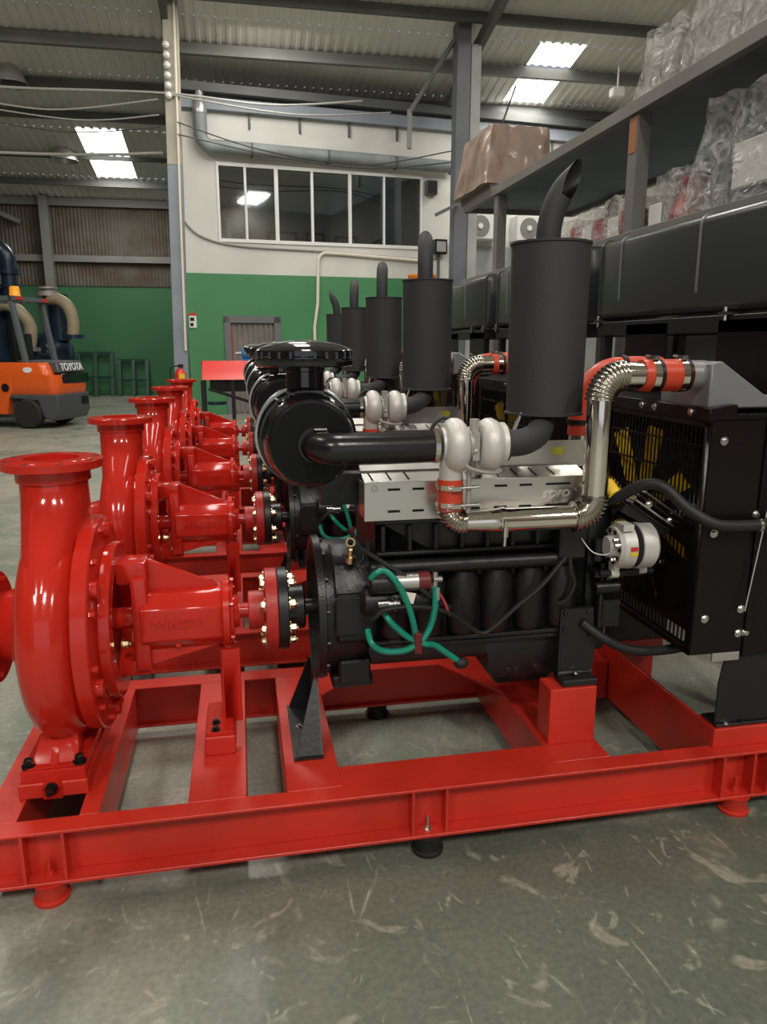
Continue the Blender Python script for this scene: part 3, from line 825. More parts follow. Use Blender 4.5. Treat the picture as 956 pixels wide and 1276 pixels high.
    h = MB(); h.loft([octo(-.335, 1.0), octo(-.080, .98)])
    hs = ob('bearing_housing', h, RED, br, bevel=.006, seg=2)
    rb = MB().prism([(-.312, YC - .012, .843), (-.312, YC - .012, .735), (-.10, YC - .012, .735), (-.10, YC - .012, .750)], (0, .024, 0))
    rb2 = MB().prism([(-.312, YC - .05, .505), (-.312, YC - .05, .56), (-.095, YC - .05, .568), (-.095, YC - .05, .558)], (0, .1, 0))
    obs('stiffening_rib', [rb, rb2], RED, br, bevel=.003)
    wt = text_mb('WINDY', .046, .006, lambda x, y, z: (-.226 + x * 1.0, YC - .0915 - z, .651 + y * .85))
    ob('lettering', wt, RED, br, smooth=0, label='raised letters WINDY')
    cp = MB(); cp.lathe((-.085, YC, ZS), (1, 0, 0), [(0, .112), (.004, .116), (.022, .116), (.026, .100), (.034, .098), (.038, .055), (.052, .05), (.052, .03)], 36)
    cap = ob('bearing_cap', cp, RED, br, smooth=30)
    for k in range(6):
        a = .5 + k * PI / 3
        inst('bolt', B_RED, (-.060, YC + .108 * math.cos(a), ZS + .108 * math.sin(a)), br, RX, (.6, .6, .8))
    inst('drain_plug', B_RED, (-.225, YC - .06, .575), br, RMY, (.9, .9, .9))
    for x in (-.40, ):
        inst('gland_bolt', B_BRASS, (-.395, YC - .07, ZS - .06), br, RX)
    obs('pump_shaft', [MB().cyl((-.47, YC, ZS), (-.33, YC, ZS), .035, n=24), MB().cyl((-.05, YC, ZS), (.0, YC, ZS), .025, n=20)], RED, br)
    lgm = MB(); lgm.box(-.100, -.090, 2.275, 2.40, .29, .545); lgm.box(-.100, -.036, 2.275, 2.285, .29, .545)
    lgm.box(-.150, -.066, 2.19, 2.40, .288, .303)
    leg = ob('support_leg', lgm, RED, br, bevel=.002)
    lb = MB(); lb.box(-.156, -.060, 2.185, 2.41, ZT, .288)
    ob('leg_block', lb, REDF, br, bevel=.004)
    for y in (2.205, 2.252): inst('bolt', B_BLACK, (-.122, y, .303), br, (0, 0, 0), (.75, .75, .5))
    # ---------------- coupling
    c = MB(); c.lathe((-.004, YC, ZS), (1, 0, 0), [(0, .030), (0, .060), (.003, .063), (.052, .063), (.052, .066)], 30)
    cpl = ob('coupling_hub', c, REDW, R)
    c = MB(); c.lathe((.050, YC, ZS), (1, 0, 0), [(0, .06), (.0, .132), (.003, .135), (.037, .135), (.04, .132), (.04, .02)], 44)
    ob('pump_flange', c, REDW, cpl)
    c = MB(); c.lathe((.090, YC, ZS), (1, 0, 0), [(0, .06), (.0, .132), (.003, .136), (.031, .136), (.034, .132), (.034, .02)], 44)
    ob('drive_disc', c, CASTS, cpl)
    c = MB(); c.lathe((.124, YC, ZS), (1, 0, 0), [(0, .04), (.0, .072), (.05, .072), (.056, .066), (.056, .02)], 30)
    c.cyl((.17, YC, ZS), (.30, YC, ZS), .026, n=20)
    ob('drive_hub', c, CASTS, cpl)
    for k in range(8):
        a = .32 + k * PI / 4
        y, z = YC + .103 * math.cos(a), ZS + .103 * math.sin(a)
        inst('coupling_bolt', B_BRASS, (.124, y, z), cpl, RX, (1.25, 1.25, 1))
        inst('coupling_bolt', B_BRASS, (.050, y, z), cpl, RMX, (1.3, 1.3, .55))
    # ---------------- engine
    # bell housing
    b = MB()
    b.lathe((.208, YC, ZS), (1, 0, 0), [(.035, .10), (.035, .205), (.0, .212), (.0, .236), (.022, .238), (.026, .222), (.10, .222), (.16, .205), (.20, .19)], 56, cap=True)
    eng = ob('bell_housing', b, CAST, R, smooth=30)
    for k in range(14):
        a = .2 + k * 2 * PI / 14
        y, z = YC + .226 * math.cos(a), ZS + .226 * math.sin(a)
        inst('housing_bolt', B_BLK, (.232, y, z), eng, RX, (1, 1, 1.5))
    g = MB(); g.box(.262, .372, 2.10, 2.20, .615, .765)
    g.prism([(.258, 2.105, .765), (.258, 2.16, .845), (.258, 2.3, .875), (.258, 2.3, .765)], (.115, 0, 0))
    g.prism([(.262, 2.10, .615), (.262, 2.30, .50), (.262, 2.30, .615)], (.1, 0, 0))
    ob('gear_housing', g, CAST, eng, bevel=.006, seg=2)
    ob('cover_plate', MB().box(.256, .362, 2.092, 2.10, .636, .758), CASTS, eng, bevel=.003)
    for x, z in ((.267, .646), (.351, .646), (.267, .748), (.351, .748)): inst('plate_bolt', B_BLK, (x, 2.092, z), eng, RMY, (.7, .7, .6))
    ob('sensor', MB().lathe((.306, 2.13, .86), (0, -.3, 1), [(0, .016), (.02, .016), (.022, .010), (.045, .010), (.05, .006)], 14), BRASS, eng, label='small brass sender')
    rg = MB(); rg.ring((.306, 2.116, .925), (.3, 1, 0), -.003, .003, .010, .015, 16); ob('sender_ring', rg, BRASS, eng)
    lk = MB(); lk.sweep(spl([(.30, 2.16, .95), (.325, 2.13, .93), (.345, 2.12, .88), (.33, 2.12, .865), (.305, 2.14, .92)], 5), .005, 6); ob('lifting_link', lk, CAST, eng)
    st = MB(); st.prism([(.20, 2.11, .235), (.20, 2.46, .235), (.20, 2.42, .44), (.20, 2.24, .44)], (.010, 0, 0))
    st.prism([(.118, 2.10, .227), (.210, 2.10, .227), (.210, 2.46, .227), (.118, 2.46, .227)], (0, 0, .008))
    st.prism([(.125, 2.11, .235), (.205, 2.11, .235), (.205, 2.225, .44), (.195, 2.225, .44)], (0, .008, 0))
    st.prism([(.125, 2.45, .235), (.205, 2.45, .235), (.205, 2.40, .44), (.195, 2.40, .44)], (0, .008, 0))
    hb_ = ob('support_bracket', st, CASTS, eng)
    inst('bracket_bolt', B_ZINC, (.150, 2.30, .235), eng)
    lowb = MB(); lowb.box(.25, .38, 2.16, 2.30, .432, .47); lowb.box(.27, .37, 2.14, 2.2, .455, .53)
    ob('lower_bracket', lowb, CAST, eng, bevel=.006)
    # block
    b = MB(); b.box(.385, 1.085, 2.15, 2.53, .585, .985)
    b.box(.385, 1.085, 2.125, 2.15, .868, .885); b.box(.385, 1.085, 2.125, 2.15, .968, .985)
    blk = ob('engine_block', b, CAST, R, bevel=.008, seg=2)
    for i in range(9):
        x = .40 + i * .083
        ob('block_rib', MB().box(x, x + .014, 2.122, 2.15, .885, .968), CAST, blk, bevel=.003)
    for i in range(6):
        xc_ = .445 + i * .112
        cy = MB(); cy.lathe((xc_, 2.163, .60), (0, 0, 1), [(0, .046), (.015, .055), (.17, .057), (.21, .048), (.235, .02)], 24)
        ob('water_jacket', cy, CAST, blk)
    ob('fuel_rail', MB().sweep([(.365, 2.115, .838), (1.0, 2.115, .838)], .023, 16), CASTS, blk)
    led = MB(); led.box(.36, 1.085, 2.118, 2.56, .585, .598); led.box(.36, 1.0, 2.123, 2.555, .567, .580)
    ob('pan_rail', led, CAST, blk, bevel=.002)
    pn = MB(); pn.loft([[(x, y, z) for x, y, z in ((a, 2.14, .57), (c_, 2.14, .57), (c_, 2.54, .57), (a, 2.54, .57))] for a, c_ in ((.36, 1.0),)] +
                       [[(.37, 2.15, .505), (.99, 2.15, .505), (.99, 2.53, .505), (.37, 2.53, .505)]])
    pn.loft([[(.74, 2.14, .56), (1.0, 2.14, .56), (1.0, 2.54, .56), (.74, 2.54, .56)], [(.775, 2.15, .43), (.995, 2.15, .43), (.995, 2.53, .43), (.775, 2.53, .43)],
             [(.80, 2.17, .392), (.975, 2.17, .392), (.975, 2.51, .392), (.80, 2.51, .392)]])
    ob('oil_pan', pn, CAST, blk, bevel=.012, seg=2)
    for x, z in ((.832, .455), (.86, .455), (.925, .46)): inst('pan_bolt', B_BLK, (x, 2.152, z), blk, RMY, (1.3, 1.3, 1.2))
    tc_ = MB(); tc_.box(1.085, 1.165, 2.14, 2.54, .50, 1.0); tc_.box(1.165, 1.19, 2.22, 2.46, .56, .90)
    ob('timing_cover', tc_, CAST, blk, bevel=.012, seg=2)
    hd = MB(); hd.box(.39, 1.09, 2.19, 2.50, .985, 1.11); hd.box(.42, 1.06, 2.26, 2.48, 1.11, 1.17)
    ob('cylinder_head', hd, CAST, blk, bevel=.01, seg=2)
    for y0, sg in ((2.10, 1), (2.58, -1)):
        mt = MB(); mt.prism([(.985, y0, .440), (1.105, y0, .440), (1.112, y0, .50), (1.10, y0, .672), (.985, y0, .672)], (0, sg * .012, 0))
        mt.box(.985, 1.11, min(y0, y0 + sg * .07), max(y0, y0 + sg * .07), .440, .452)
        mt.box(.985, .995, min(y0, y0 + sg * .07), max(y0, y0 + sg * .07), .45, .672)
        ob('engine_mount', mt, CASTS, blk, bevel=.003)
    inst('mount_bolt', B_ZINC, (1.045, 2.09, .448), blk)
    for x, z in ((1.0, .655), (1.0, .60), (1.08, .655), (1.08, .60), (1.09, .575)): inst('mount_bolt', B_BLK, (x, 2.10, z), blk, RMY, (1, 1, 1))
    ob('control_box', MB().box(.962, 1.050, 2.085, 2.13, .842, .955), CASTS, blk, bevel=.004)
    # pulleys and belt at the front
    pu = MB(); pu.lathe((1.19, YC, .62), (1, 0, 0), [(0, .05), (0, .105), (.012, .105), (.018, .095), (.024, .105), (.036, .105), (.036, .02)], 32)
    ob('pulley', pu, CASTS, blk)
    pu = MB().lathe((1.19, YC, .93), (1, 0, 0), [(0, .05), (0, .075), (.02, .068), (.036, .075), (.036, .02)], 28)
    ob('pulley', pu, CASTS, blk)
    ob('belt', MB().sweep([(1.225, YC - .1, .62), (1.225, 2.13, .84), (1.225, 2.06, .93), (1.225, YC - .03, 1.0), (1.225, YC + .08, .93), (1.225, YC + .1, .62), (1.225, YC, .52), (1.225, YC - .1, .62)], .007, 6), BRUB, blk)
    # alternator
    a = MB(); a.lathe((1.125, 2.06, .885), (1, 0, 0), [(0, .045), (.0, .060), (.012, .070), (.05, .073), (.052, .068), (.070, .068), (.072, .074), (.118, .074), (.130, .062), (.130, .02)], 36)
    a.lathe((1.105, 2.06, .885), (1, 0, 0), [(0, .030), (.004, .034), (.022, .034), (.022, .01)], 24)
    a.prism([(1.128, 2.04, .835), (1.150, 2.04, .835), (1.145, 2.045, .795), (1.133, 2.045, .795)], (0, .04, 0))
    a.prism([(1.222, 2.04, .835), (1.245, 2.04, .835), (1.240, 2.045, .805), (1.227, 2.045, .805)], (0, .04, 0))
    a.cyl((1.125, 2.06, .795), (1.15, 2.06, .795), .015, n=14); a.cyl((1.22, 2.06, .802), (1.245, 2.06, .802), .013, n=14)
    a.box(1.13, 1.165, 2.005, 2.06, .945, .965)
    alt = ob('alternator', a, ALU, blk, smooth=30)
    ab = MB(); ab.lathe((1.1785, 2.06, .885), (1, 0, 0), [(0, .06), (0, .0695), (.017, .0695), (.017, .06)], 36)
    ob('alternator_winding', ab, SLOT, blk)
    sl = MB()
    for k in range(10):
        an = k * 2 * PI / 10
        y, z = 2.06 + .050 * math.cos(an), .885 + .050 * math.sin(an)
        sl.box(1.1215, 1.126, y - .007, y + .007, z - .006, z + .006)
    ob('alternator_slot', sl, SLOT, blk)['kind'] = 'stuff'
    for z, m, hh in ((.890, STY, .014), (.878, STR, .014)):
        e = MB()
        a0 = math.radians(190 if m is STY else 176); vs = []
        for q in range(3):
            an = PI + (q - 1) * .09 + (-.12 if m is STY else .10)
            for x in (1.150, 1.174): vs.append((x, 2.06 + .0738 * math.cos(an), .885 - .0738 * math.sin(an)))
        e.add(vs, [(0, 1, 3, 2), (2, 3, 5, 4)])
        ob('alternator_sticker', e, m, blk, smooth=0)
    for (y, z) in ((2.0, .90), (2.012, .915), (2.02, .85)): inst('terminal', B_ZINC, (1.123, y + .01, z), blk, RMX, (.8, .8, 2))
    ob('adjuster_rod', MB().cyl((1.09, 2.06, .798), (1.27, 2.06, .798), .010, n=10), CASTS, blk)
    obs('alternator_bracket', [MB().bar((1.08, 2.1, .79), (1.25, 2.1, .79), .06, .02), MB().bar((1.12, 2.09, .785), (1.12, 2.2, .66), .03, .02), MB().bar((1.16, 2.09, .97), (1.24, 2.14, 1.03), .03, .012)], CAST, blk, smooth=0)
    obs('front_fitting', [MB().box(1.11, 1.19, 2.10, 2.16, .60, .69), MB().cyl((1.09, 2.09, .74), (1.17, 2.09, .74), .022, n=14), MB().cyl((1.12, 2.10, .60), (1.12, 2.10, .82), .010, n=8),
                          MB().cyl((1.10, 2.10, .83), (1.10, 2.10, .90), .018, n=12)], CAST, blk)
    # starter
    s = MB(); s.lathe((.350, 2.05, .812), (1, 0, 0), [(0, .020), (.004, .031), (.075, .031), (.078, .028)], 24)
    s.lathe((.33, 2.085, .745), (1, 0, 0), [(0, .03), (.01, .045), (.10, .045), (.11, .042)], 24)
    stt = ob('starter_motor', s, CASTS, blk)
    ob('solenoid_body', MB().lathe((.428, 2.05, .812), (1, 0, 0), [(0, .028), (.068, .028)], 24), SHEET, blk)
    ob('solenoid_cap', MB().lathe((.496, 2.05, .812), (1, 0, 0), [(0, .029), (.035, .029), (.04, .022)], 24), MAROON, blk)
    ob('starter_case', MB().lathe((.44, 2.085, .745), (1, 0, 0), [(0, .043), (.105, .043)], 28), CASTS, blk)
    ob('starter_end', MB().lathe((.545, 2.085, .745), (1, 0, 0), [(0, .044), (.016, .044), (.024, .03)], 28), CREAM, blk)
    pin = MB()
    pin.lathe((.405, 2.045, .745), (1, 0, 0), [(0, .012), (0, .021), (.006, .021), (.008, .017), (.014, .017), (.016, .021), (.024, .021), (.026, .016), (.036, .016), (.036, .008)], 12)
    pin.cyl((.375, 2.045, .75), (.41, 2.045, .75), .012, n=12)
    ob('pinion', pin, ZINC, blk)
    obs('terminal_post', [MB().cyl((.546, 2.03, .80), (.546, 2.03, .845), .008, n=8), MB().cyl((.54, 2.028, .822), (.566, 2.028, .822), .009, n=8), MB().cyl((.552, 2.02, .80), (.552, 2.02, .76), .007, n=8)], ZINC, blk)
    ob('paper_tag', MB().prism([(.455, 2.022, .79), (.485, 2.016, .785), (.475, 2.010, .755), (.45, 2.018, .765)], (0, .001, 0)), CREAM, blk, smooth=0)
    # green hoses and wires
    yh = 2.02
    hz = [[(.352, 2.03, .835), (.368, yh, .855), (.395, yh, .857), (.425, yh - .01, .825), (.455, yh - .01, .765), (.475, yh - .01, .700), (.488, yh, .640)],
          [(.385, 2.06, .735), (.405, yh, .705), (.435, yh, .672), (.47, yh, .643), (.51, yh - .012, .628), (.545, yh, .616), (.585, yh, .586), (.622, yh, .557)],
          [(.345, 2.05, .668), (.35, yh, .640), (.372, yh, .617), (.405, yh, .606), (.455, yh - .01, .612), (.500, yh - .01, .636), (.530, yh, .675), (.543, yh, .73), (.546, 2.025, .80)]]
    for h in hz: ob('green_hose', MB().sweep(spl(h, 8), .0095, 10), TEAL, blk, label='green plastic hose')
    ob('hose_end', MB().ball((.630, 2.02, .551), .018, sx=1.3), BRUB, blk)
    ob('hose_clip', MB().box(.478, .502, 1.998, 2.03, .60, .665), MAROON, blk, bevel=.003)
    for w in ([(.345, 2.05, .69), (.36, 2.02, .715), (.39, 2.01, .742), (.44, 2.01, .748), (.52, 2.02, .738), (.60, 2.04, .705), (.66, 2.06, .655), (.71, 2.07, .622), (.75, 2.07, .64), (.82, 2.07, .70), (.90, 2.07, .765), (.98, 2.08, .85)],
              [(1.0, 2.09, .845), (1.005, 2.085, .80), (1.018, 2.085, .76), (1.0, 2.09, .71), (.975, 2.10, .69)],
              [(.34, 2.12, .90), (.40, 2.06, .868), (.46, 2.04, .83), (.53, 2.03, .77), (.6, 2.05, .72)]):
        ob('wire_harness', MB().sweep(spl(w, 6), .0075, 8), BRUB, blk)
    ob('red_wire', MB().sweep(spl([(.55, 2.03, .79), (.575, 2.03, .75), (.595, 2.04, .70)], 6), .004, 6), PINKW, blk)
    ob('white_wire', MB().sweep(spl([(1.03, 2.08, .91), (1.06, 2.06, .87), (1.10, 2.04, .865), (1.12, 2.02, .90)], 6), .0018, 6), WHITE, blk)
    # ---------------- heat shield
    s = MB()
    prof = [(2.100, .990), (2.100, 1.103), (2.175, 1.124), (2.175, 1.128), (2.096, 1.107), (2.096, .990)]
    s.prism([(.345, y, z) for y, z in prof], (.70, 0, 0))
    s.box(.345, .349, 2.1, 2.2, .995, 1.10); s.box(1.041, 1.045, 2.1, 2.2, .995, 1.10)
    hsd = ob('heat_shield', s, SHEET, R, bevel=.0008)
    ob('top_shield', MB().prism([(.345, 2.17, 1.128), (.345, 2.215, 1.150), (.345, 2.215, 1.154), (.345, 2.166, 1.131)], (.40, 0, 0)), SHEET, hsd)
    s = MB().prism([(.74, 2.19, 1.12), (1.09, 2.19, 1.12), (1.09, 2.19, 1.205), (.80, 2.19, 1.205), (.74, 2.19, 1.16)], (0, .004, 0))
    ob('rear_shield', s, SHEET, hsd)
    ob('oval_badge', MB().prism([(.985 + .026 * math.cos(k * PI / 10), 2.189, 1.172 + .014 * math.sin(k * PI / 10)) for k in range(20)], (0, .002, 0)), mat('olive_badge', (.30, .28, .03), .4), hsd, label='oval yellow badge')
    for xs in ((.415, .452), (.490, .525), (.665, .70), (.745, .785), (.825, .865), (.91, .99)):
        for z in (1.084, 1.018):
            w = MB(); w.box(xs[0], xs[1], 2.0945, 2.0975, z - .0035, z + .0035); ob('slot', w, SLOT, hsd, smooth=0)
    for x in (.37, .425, .48, .64, .70, .76, .82, .88, .94):
        w = MB(); w.prism([(x, 2.108, 1.1112), (x + .004, 2.108, 1.1112), (x - .002, 2.16, 1.1252), (x - .006, 2.16, 1.1252)], (0, 0, .0012)); ob('slot', w, SLOT, hsd, smooth=0)
    inst('shield_bolt', B_ZINC, (.375, 2.096, 1.088), hsd, RMY); inst('shield_bolt', B_ZINC, (1.032, 2.096, 1.075), hsd, RMY)
    kt = text_mb('KOFO', .030, .0008, lambda x, y, z: (.945 + x * 1.1 + y * .2, 2.0957 - z, 1.052 + y))
    ob('lettering', kt, ALU, hsd, smooth=0, label='faint letters KOFO')
    # ---------------- turbocharger, axis x at y=2.02 z=1.225
    TY, TZ = 2.02, 1.222
    t = MB(); n = 40; secs = []
    for i in range(n + 1):
        th = 2 * PI * i / n; rr = .022 + .012 * i / n; rc = .050
        secs.append([(.592 + rr * 1.1 * math.cos(2 * PI * j / 14), TY + (rc + rr * math.sin(2 * PI * j / 14)) * math.cos(th - PI / 2), TZ + (rc + rr * math.sin(2 * PI * j / 14)) * math.sin(th - PI / 2)) for j in range(14)])
    t.loft(secs)
    t.lathe((.552, TY, TZ), (1, 0, 0), [(0, .040), (0, .050), (.03, .052), (.065, .05), (.07, .03)], 30)
    t.sweep(spl([(.587, TY - .012, 1.235), (.584, TY - .012, 1.18), (.583, TY, 1.12)], 6), [.036] * 6 + [.035] * 6 + [.034], 18)
    tb = ob('turbo_compressor', t, ALU, R, smooth=40)
    t = MB(); t.lathe((.628, TY, TZ), (1, 0, 0), [(0, .048), (.010, .052), (.014, .034), (.034, .032), (.038, .050), (.044, .050)], 26)
    t.box(.635, .655, TY - .045, TY + .02, TZ - .04, TZ + .04)
    for k in range(6):
        a_ = k * PI / 3 + .3
        t.cyl((.63, TY + .043 * math.cos(a_), TZ + .043 * math.sin(a_)), (.648, TY + .043 * math.cos(a_), TZ + .043 * math.sin(a_)), .008, n=8)
    t.cyl((.645, TY - .02, TZ + .02), (.645, TY - .02, TZ + .075), .014, n=12); t.cyl((.645, TY - .01, TZ - .02), (.645, TY - .01, 1.13), .010, n=10)
    ob('turbo_centre', t, ALUG, tb, smooth=30)
    t = MB(); secs = []
    for i in range(n + 1):
        th = 2 * PI * i / n; rr = .030 + .010 * i / n; rc = .044
        secs.append([(.694 + rr * math.cos(2 * PI * j / 14), TY + (rc + rr * math.sin(2 * PI * j / 14)) * math.cos(th + .3), TZ + (rc + rr * math.sin(2 * PI * j / 14)) * math.sin(th + .3)) for j in range(14)])
    t.loft(secs); t.lathe((.665, TY, TZ), (1, 0, 0), [(0, .045), (.02, .055), (.05, .060), (.058, .058), (.060, .062), (.074, .062), (.076, .055)], 30)
    t.cyl((.694, TY + .02, TZ - .04), (.694, 2.17, 1.12), .03, n=16)
    ob('turbo_turbine', t, ALU, tb, smooth=40)
    t = MB(); t.sweep(spl([(.60, TY - .05, TZ - .03), (.625, TY - .055, TZ - .06), (.69, TY - .05, TZ - .075), (.72, TY - .04, TZ - .07)], 6), .006, 8)
    t.cyl((.63, TY - .03, 1.16), (.63, TY - .03, 1.03), .008, n=8)
    ob('oil_line', t, ALUG, tb)
    t = MB(); t.sweep(spl([(.605, TY + .03, TZ + .06), (.57, TY + .04, TZ + .075), (.54, TY + .04, TZ + .05), (.53, TY + .04, TZ + .0)], 6), .006, 8); ob('vent_hose', t, BRUB, tb)
    # ---------------- air intake duct + air cleaner
    AX, AZ = .194, 1.226
    d = MB(); d.sweep([(AX + .012, 2.12, 1.222), (AX + .012, 2.10, 1.222)] + arcbend((AX + .012, 2.2, 1.222), (AX + .012, 2.018, 1.219), (.4, 2.018, 1.219), .062, 14) + [(.40, 2.018, 1.218), (.545, 2.02, 1.220)], .0455, 26)
    dct = ob('intake_duct', d, BDUCT, R, smooth=50)
    for x in (.535,):
        ob('hose_clamp', MB().ring((x, 2.02, 1.22), (1, 0, 0), -.007, .007, .040, .049), CHROME, dct)
    ob('hose_clamp', MB().ring((AX + .012, 2.092, 1.222), (0, 1, 0), -.006, .004, .042, .051), BGLOSS, dct)
    ob('tape', MB().box(AX + .004, AX + .040, 2.050, 2.095, 1.268, 1.273), ZINC, dct, bevel=.001)
    a = MB(); a.lathe((AX, 2.10, AZ), (0, 1, 0), [(0, .04), (0, .118), (.004, .124), (.03, .128), (.07, .136), (.075, .140), (.30, .142), (.42, .135), (.44, .10)], 56)
    ac = ob('air_cleaner', a, BGLOSS, R, smooth=30)
    ob('end_cover', MB().lathe((AX, 2.096, AZ), (0, 1, 0), [(0, .045), (.0, .116), (.005, .118)], 56), BDISC, ac)
    for y, r_, m in ((2.205, .144, BGLOSS), (2.265, .146, BGLOSS), (2.320, .154, SHEET), (2.41, .150, BGLOSS)):
        ob('band_clamp', MB().lathe((AX, y, AZ), (0, 1, 0), [(0, .12), (0, r_), (.005, r_ + .003), (.016, r_ + .002), (.018, r_), (.018, .12)], 56, closed=True), m, ac)
    for an in (2.2, 1.9):
        cl = MB().bar((AX + .143 * math.cos(an), 2.17, AZ + .143 * math.sin(an)), (AX + .143 * math.cos(an), 2.25, AZ + .143 * math.sin(an)), .018, .008)
        ob('clip', cl, BGLOSS, ac, bevel=.002)
    obs('clip', [MB().box(AX - .02, AX + .05, 2.18, 2.21, AZ + .128, AZ + .145), MB().box(AX - .06, AX - .02, 2.19, 2.24, AZ + .115, AZ + .138)], BGLOSS, ac, bevel=.002)
    CX_, CY_ = .199, 2.33
    nk = MB(); nk.lathe((CX_, CY_, 1.335), (0, 0, 1), [(0, .066), (.018, .066), (.020, .060), (.085, .058), (.087, .062), (.11, .062)], 36)
    ob('intake_neck', nk, BGLOSS, ac, smooth=30)
    nk = MB(); nk.box(CX_ - .05, CX_ + .05, CY_ - .074, CY_ - .062, 1.350, 1.362); nk.cyl((CX_ - .03, CY_ - .075, 1.358), (CX_ + .03, CY_ - .075, 1.358), .005, n=8)
    ob('neck_clamp', nk, ZINC, ac)
    rc_ = MB(); rc_.lathe((CX_, CY_, 1.440), (0, 0, 1), [(-.002, .09), (-.004, .142), (.0, .150), (.012, .152), (.020, .147), (.024, .147), (.028, .150), (.044, .148), (.052, .138), (.066, .098), (.074, .04), (.076, .002)], 60)
    ob('rain_cap', rc_, BGLOSS, ac, smooth=30)
    rr_ = MB()
    for k in range(26):
        an = 2 * PI * k / 26
        rr_.box(CX_ + .1475 * math.cos(an) - .004, CX_ + .1475 * math.cos(an) + .004, CY_ + .1475 * math.sin(an) - .004, CY_ + .1475 * math.sin(an) + .004, 1.461, 1.480)
    ob('cap_vents', rr_, BGLOSS, ac, smooth=0)['kind'] = 'stuff'
    sp = MB(); sp.box(.14, .25, 2.2, 2.5, 1.085, 1.105); sp.box(.24, .40, 2.3, 2.36, 1.0, 1.1); sp.bar((.2, 2.4, 1.1), (.42, 2.4, .98), .05, .02)
    ob('air_cleaner_bracket', sp, CASTS, ac, smooth=0)
    # ---------------- charge air pipe
    PY = 2.02
    p = MB(); p.sweep([(.625, PY, .995), (.66, PY, .995), (.715, PY, .995), (.745, PY, .995), (.985, PY, .995)], [.029, .031, .036, .0365, .0365], 24)
    p.sweep([(1.034, PY, 1.055), (1.034, PY, 1.345)], .038, 24)
    p.sweep([(1.09, PY, 1.413), (1.175, PY, 1.413)], .0395, 24)
    cpz = ob('charge_air_pipe', p, CHROME, R, smooth=50)
    def bellows(a_, c_, b_, Rb, r_, nr, nm='corrugated_bend', ext=0.0):
        pth_ = arcbend(a_, c_, b_, Rb, nr * 6)
        rad = [r_ * (1 + .075 * math.sin(2 * PI * i / 6)) for i in range(len(pth_))]
        ob(nm, MB().sweep(pth_, rad, 26), CORR, cpz, smooth=60)
    bellows((.583, PY, 1.2), (.583, PY, .995), (.8, PY, .995), .046, .036, 9)
    bellows((.8, PY, .995), (1.034, PY, .995), (1.034, PY, 1.4), .066, .044, 11)
    bellows((1.034, PY, 1.1), (1.034, PY, 1.413), (1.4, PY, 1.413), .070, .043, 12)
    ob('silicone_hose', MB().sweep([(.583, PY, 1.125), (.583, PY, 1.033)], .0375, 24), SILI, cpz, label='red silicone hose')
    for z in (1.103, 1.052):
        ob('hose_clamp', MB().ring((.583, PY, z), (0, 0, 1), -.007, .007, .036, .041), CHROME, cpz)
        ob('clamp_screw', MB().cyl((.565, PY - .043, z), (.66, PY - .045, z + .004), .004, n=8).box(.575, .603, PY - .05, PY - .036, z - .006, z + .006), ZINC, cpz)
    ob('hose_clamp', MB().ring((.742, PY, .995), (1, 0, 0), -.008, .008, .032, .040), CHROME, cpz)
    ob('clamp_screw', MB().cyl((.742, PY - .042, 1.0), (.738, PY - .045, .928), .005, n=8).cyl((.741, PY - .043, .985), (.74, PY - .044, .955), .009, n=8), ZINC, cpz)
    ob('silicone_hose', MB().sweep([(1.155, PY, 1.413), (1.175, PY, 1.413), (1.18, PY, 1.413), (1.29, PY, 1.413), (1.305, PY, 1.413)], [.045, .047, .047, .047, .046], 26), SILI, cpz, label='red silicone hose')
    for x in (1.188, 1.278):
        ob('hose_clamp', MB().ring((x, PY, 1.413), (1, 0, 0), -.010, .010, .045, .0495), CHROME, cpz)
        ob('hose_band', MB().ring((x + .018, PY, 1.413), (1, 0, 0), -.006, .006, .045, .0482), BBOLT, cpz)
        ob('clamp_screw', MB().cyl((x, PY - .02, 1.463), (x, PY + .03, 1.468), .005, n=8).box(x - .008, x + .008, PY - .03, PY, 1.458, 1.47), ZINC, cpz)
    # pipe on the far side
    q = MB(); q.sweep(spl([(1.42, 2.36, 1.418), (1.30, 2.36, 1.420), (1.22, 2.36, 1.408), (1.165, 2.36, 1.36), (1.145, 2.36, 1.30), (1.14, 2.36, 1.20)], 6), .043, 22)
    ob('intake_elbow_hose', q, SILI, cpz, label='red silicone elbow hose')
    for (o_, ax) in (((1.28, 2.36, 1.42), (1, 0, 0)), ((1.14, 2.36, 1.245), (0, 0, 1))):
        ob('hose_clamp', MB().ring(o_, ax, -.008, .008, .042, .047), BBOLT, cpz)
    ob('intake_pipe', MB().sweep([(1.14, 2.36, 1.21), (1.14, 2.36, 1.13)], .038, 20), CORR, cpz)
    # ---------------- radiator pack
    RX0, RX1, RY0, RY1, RZ0, RZ1 = 1.342, 1.86, 1.930, 2.745, .556, 1.292
    r_ = MB(); r_.box(1.46, 1.74, RY0 + .01, RY1, RZ0 + .03, RZ1 - .02)
    rad = ob('radiator', r_, CORE, R)
    # engine side guard of vertical bars
    gmb = MB(); yb = RY0 + .06
    for i in range(36):
        y = RY0 + .03 + i * (RY1 - RY0 - .05) / 35
        gmb.box(RX0, RX0 + .003, y - .0028, y + .0028, RZ0 + .02, RZ1 - .02)
    for z in [RZ0 + .02 + k * .09 for k in range(9)]:
        gmb.box(RX0 - .001, RX0 + .005, RY0 + .02, RY1 - .02, z - .003, z + .003)
    ob('fan_guard', gmb, BPAN, rad, smooth=0)['kind'] = 'stuff'
    gf = MB(); gf.box(RX0 - .003, RX0 + .02, RY0, RY0 + .03, RZ0, RZ1); gf.box(RX0 - .003, RX0 + .02, RY1 - .03, RY1, RZ0, RZ1)
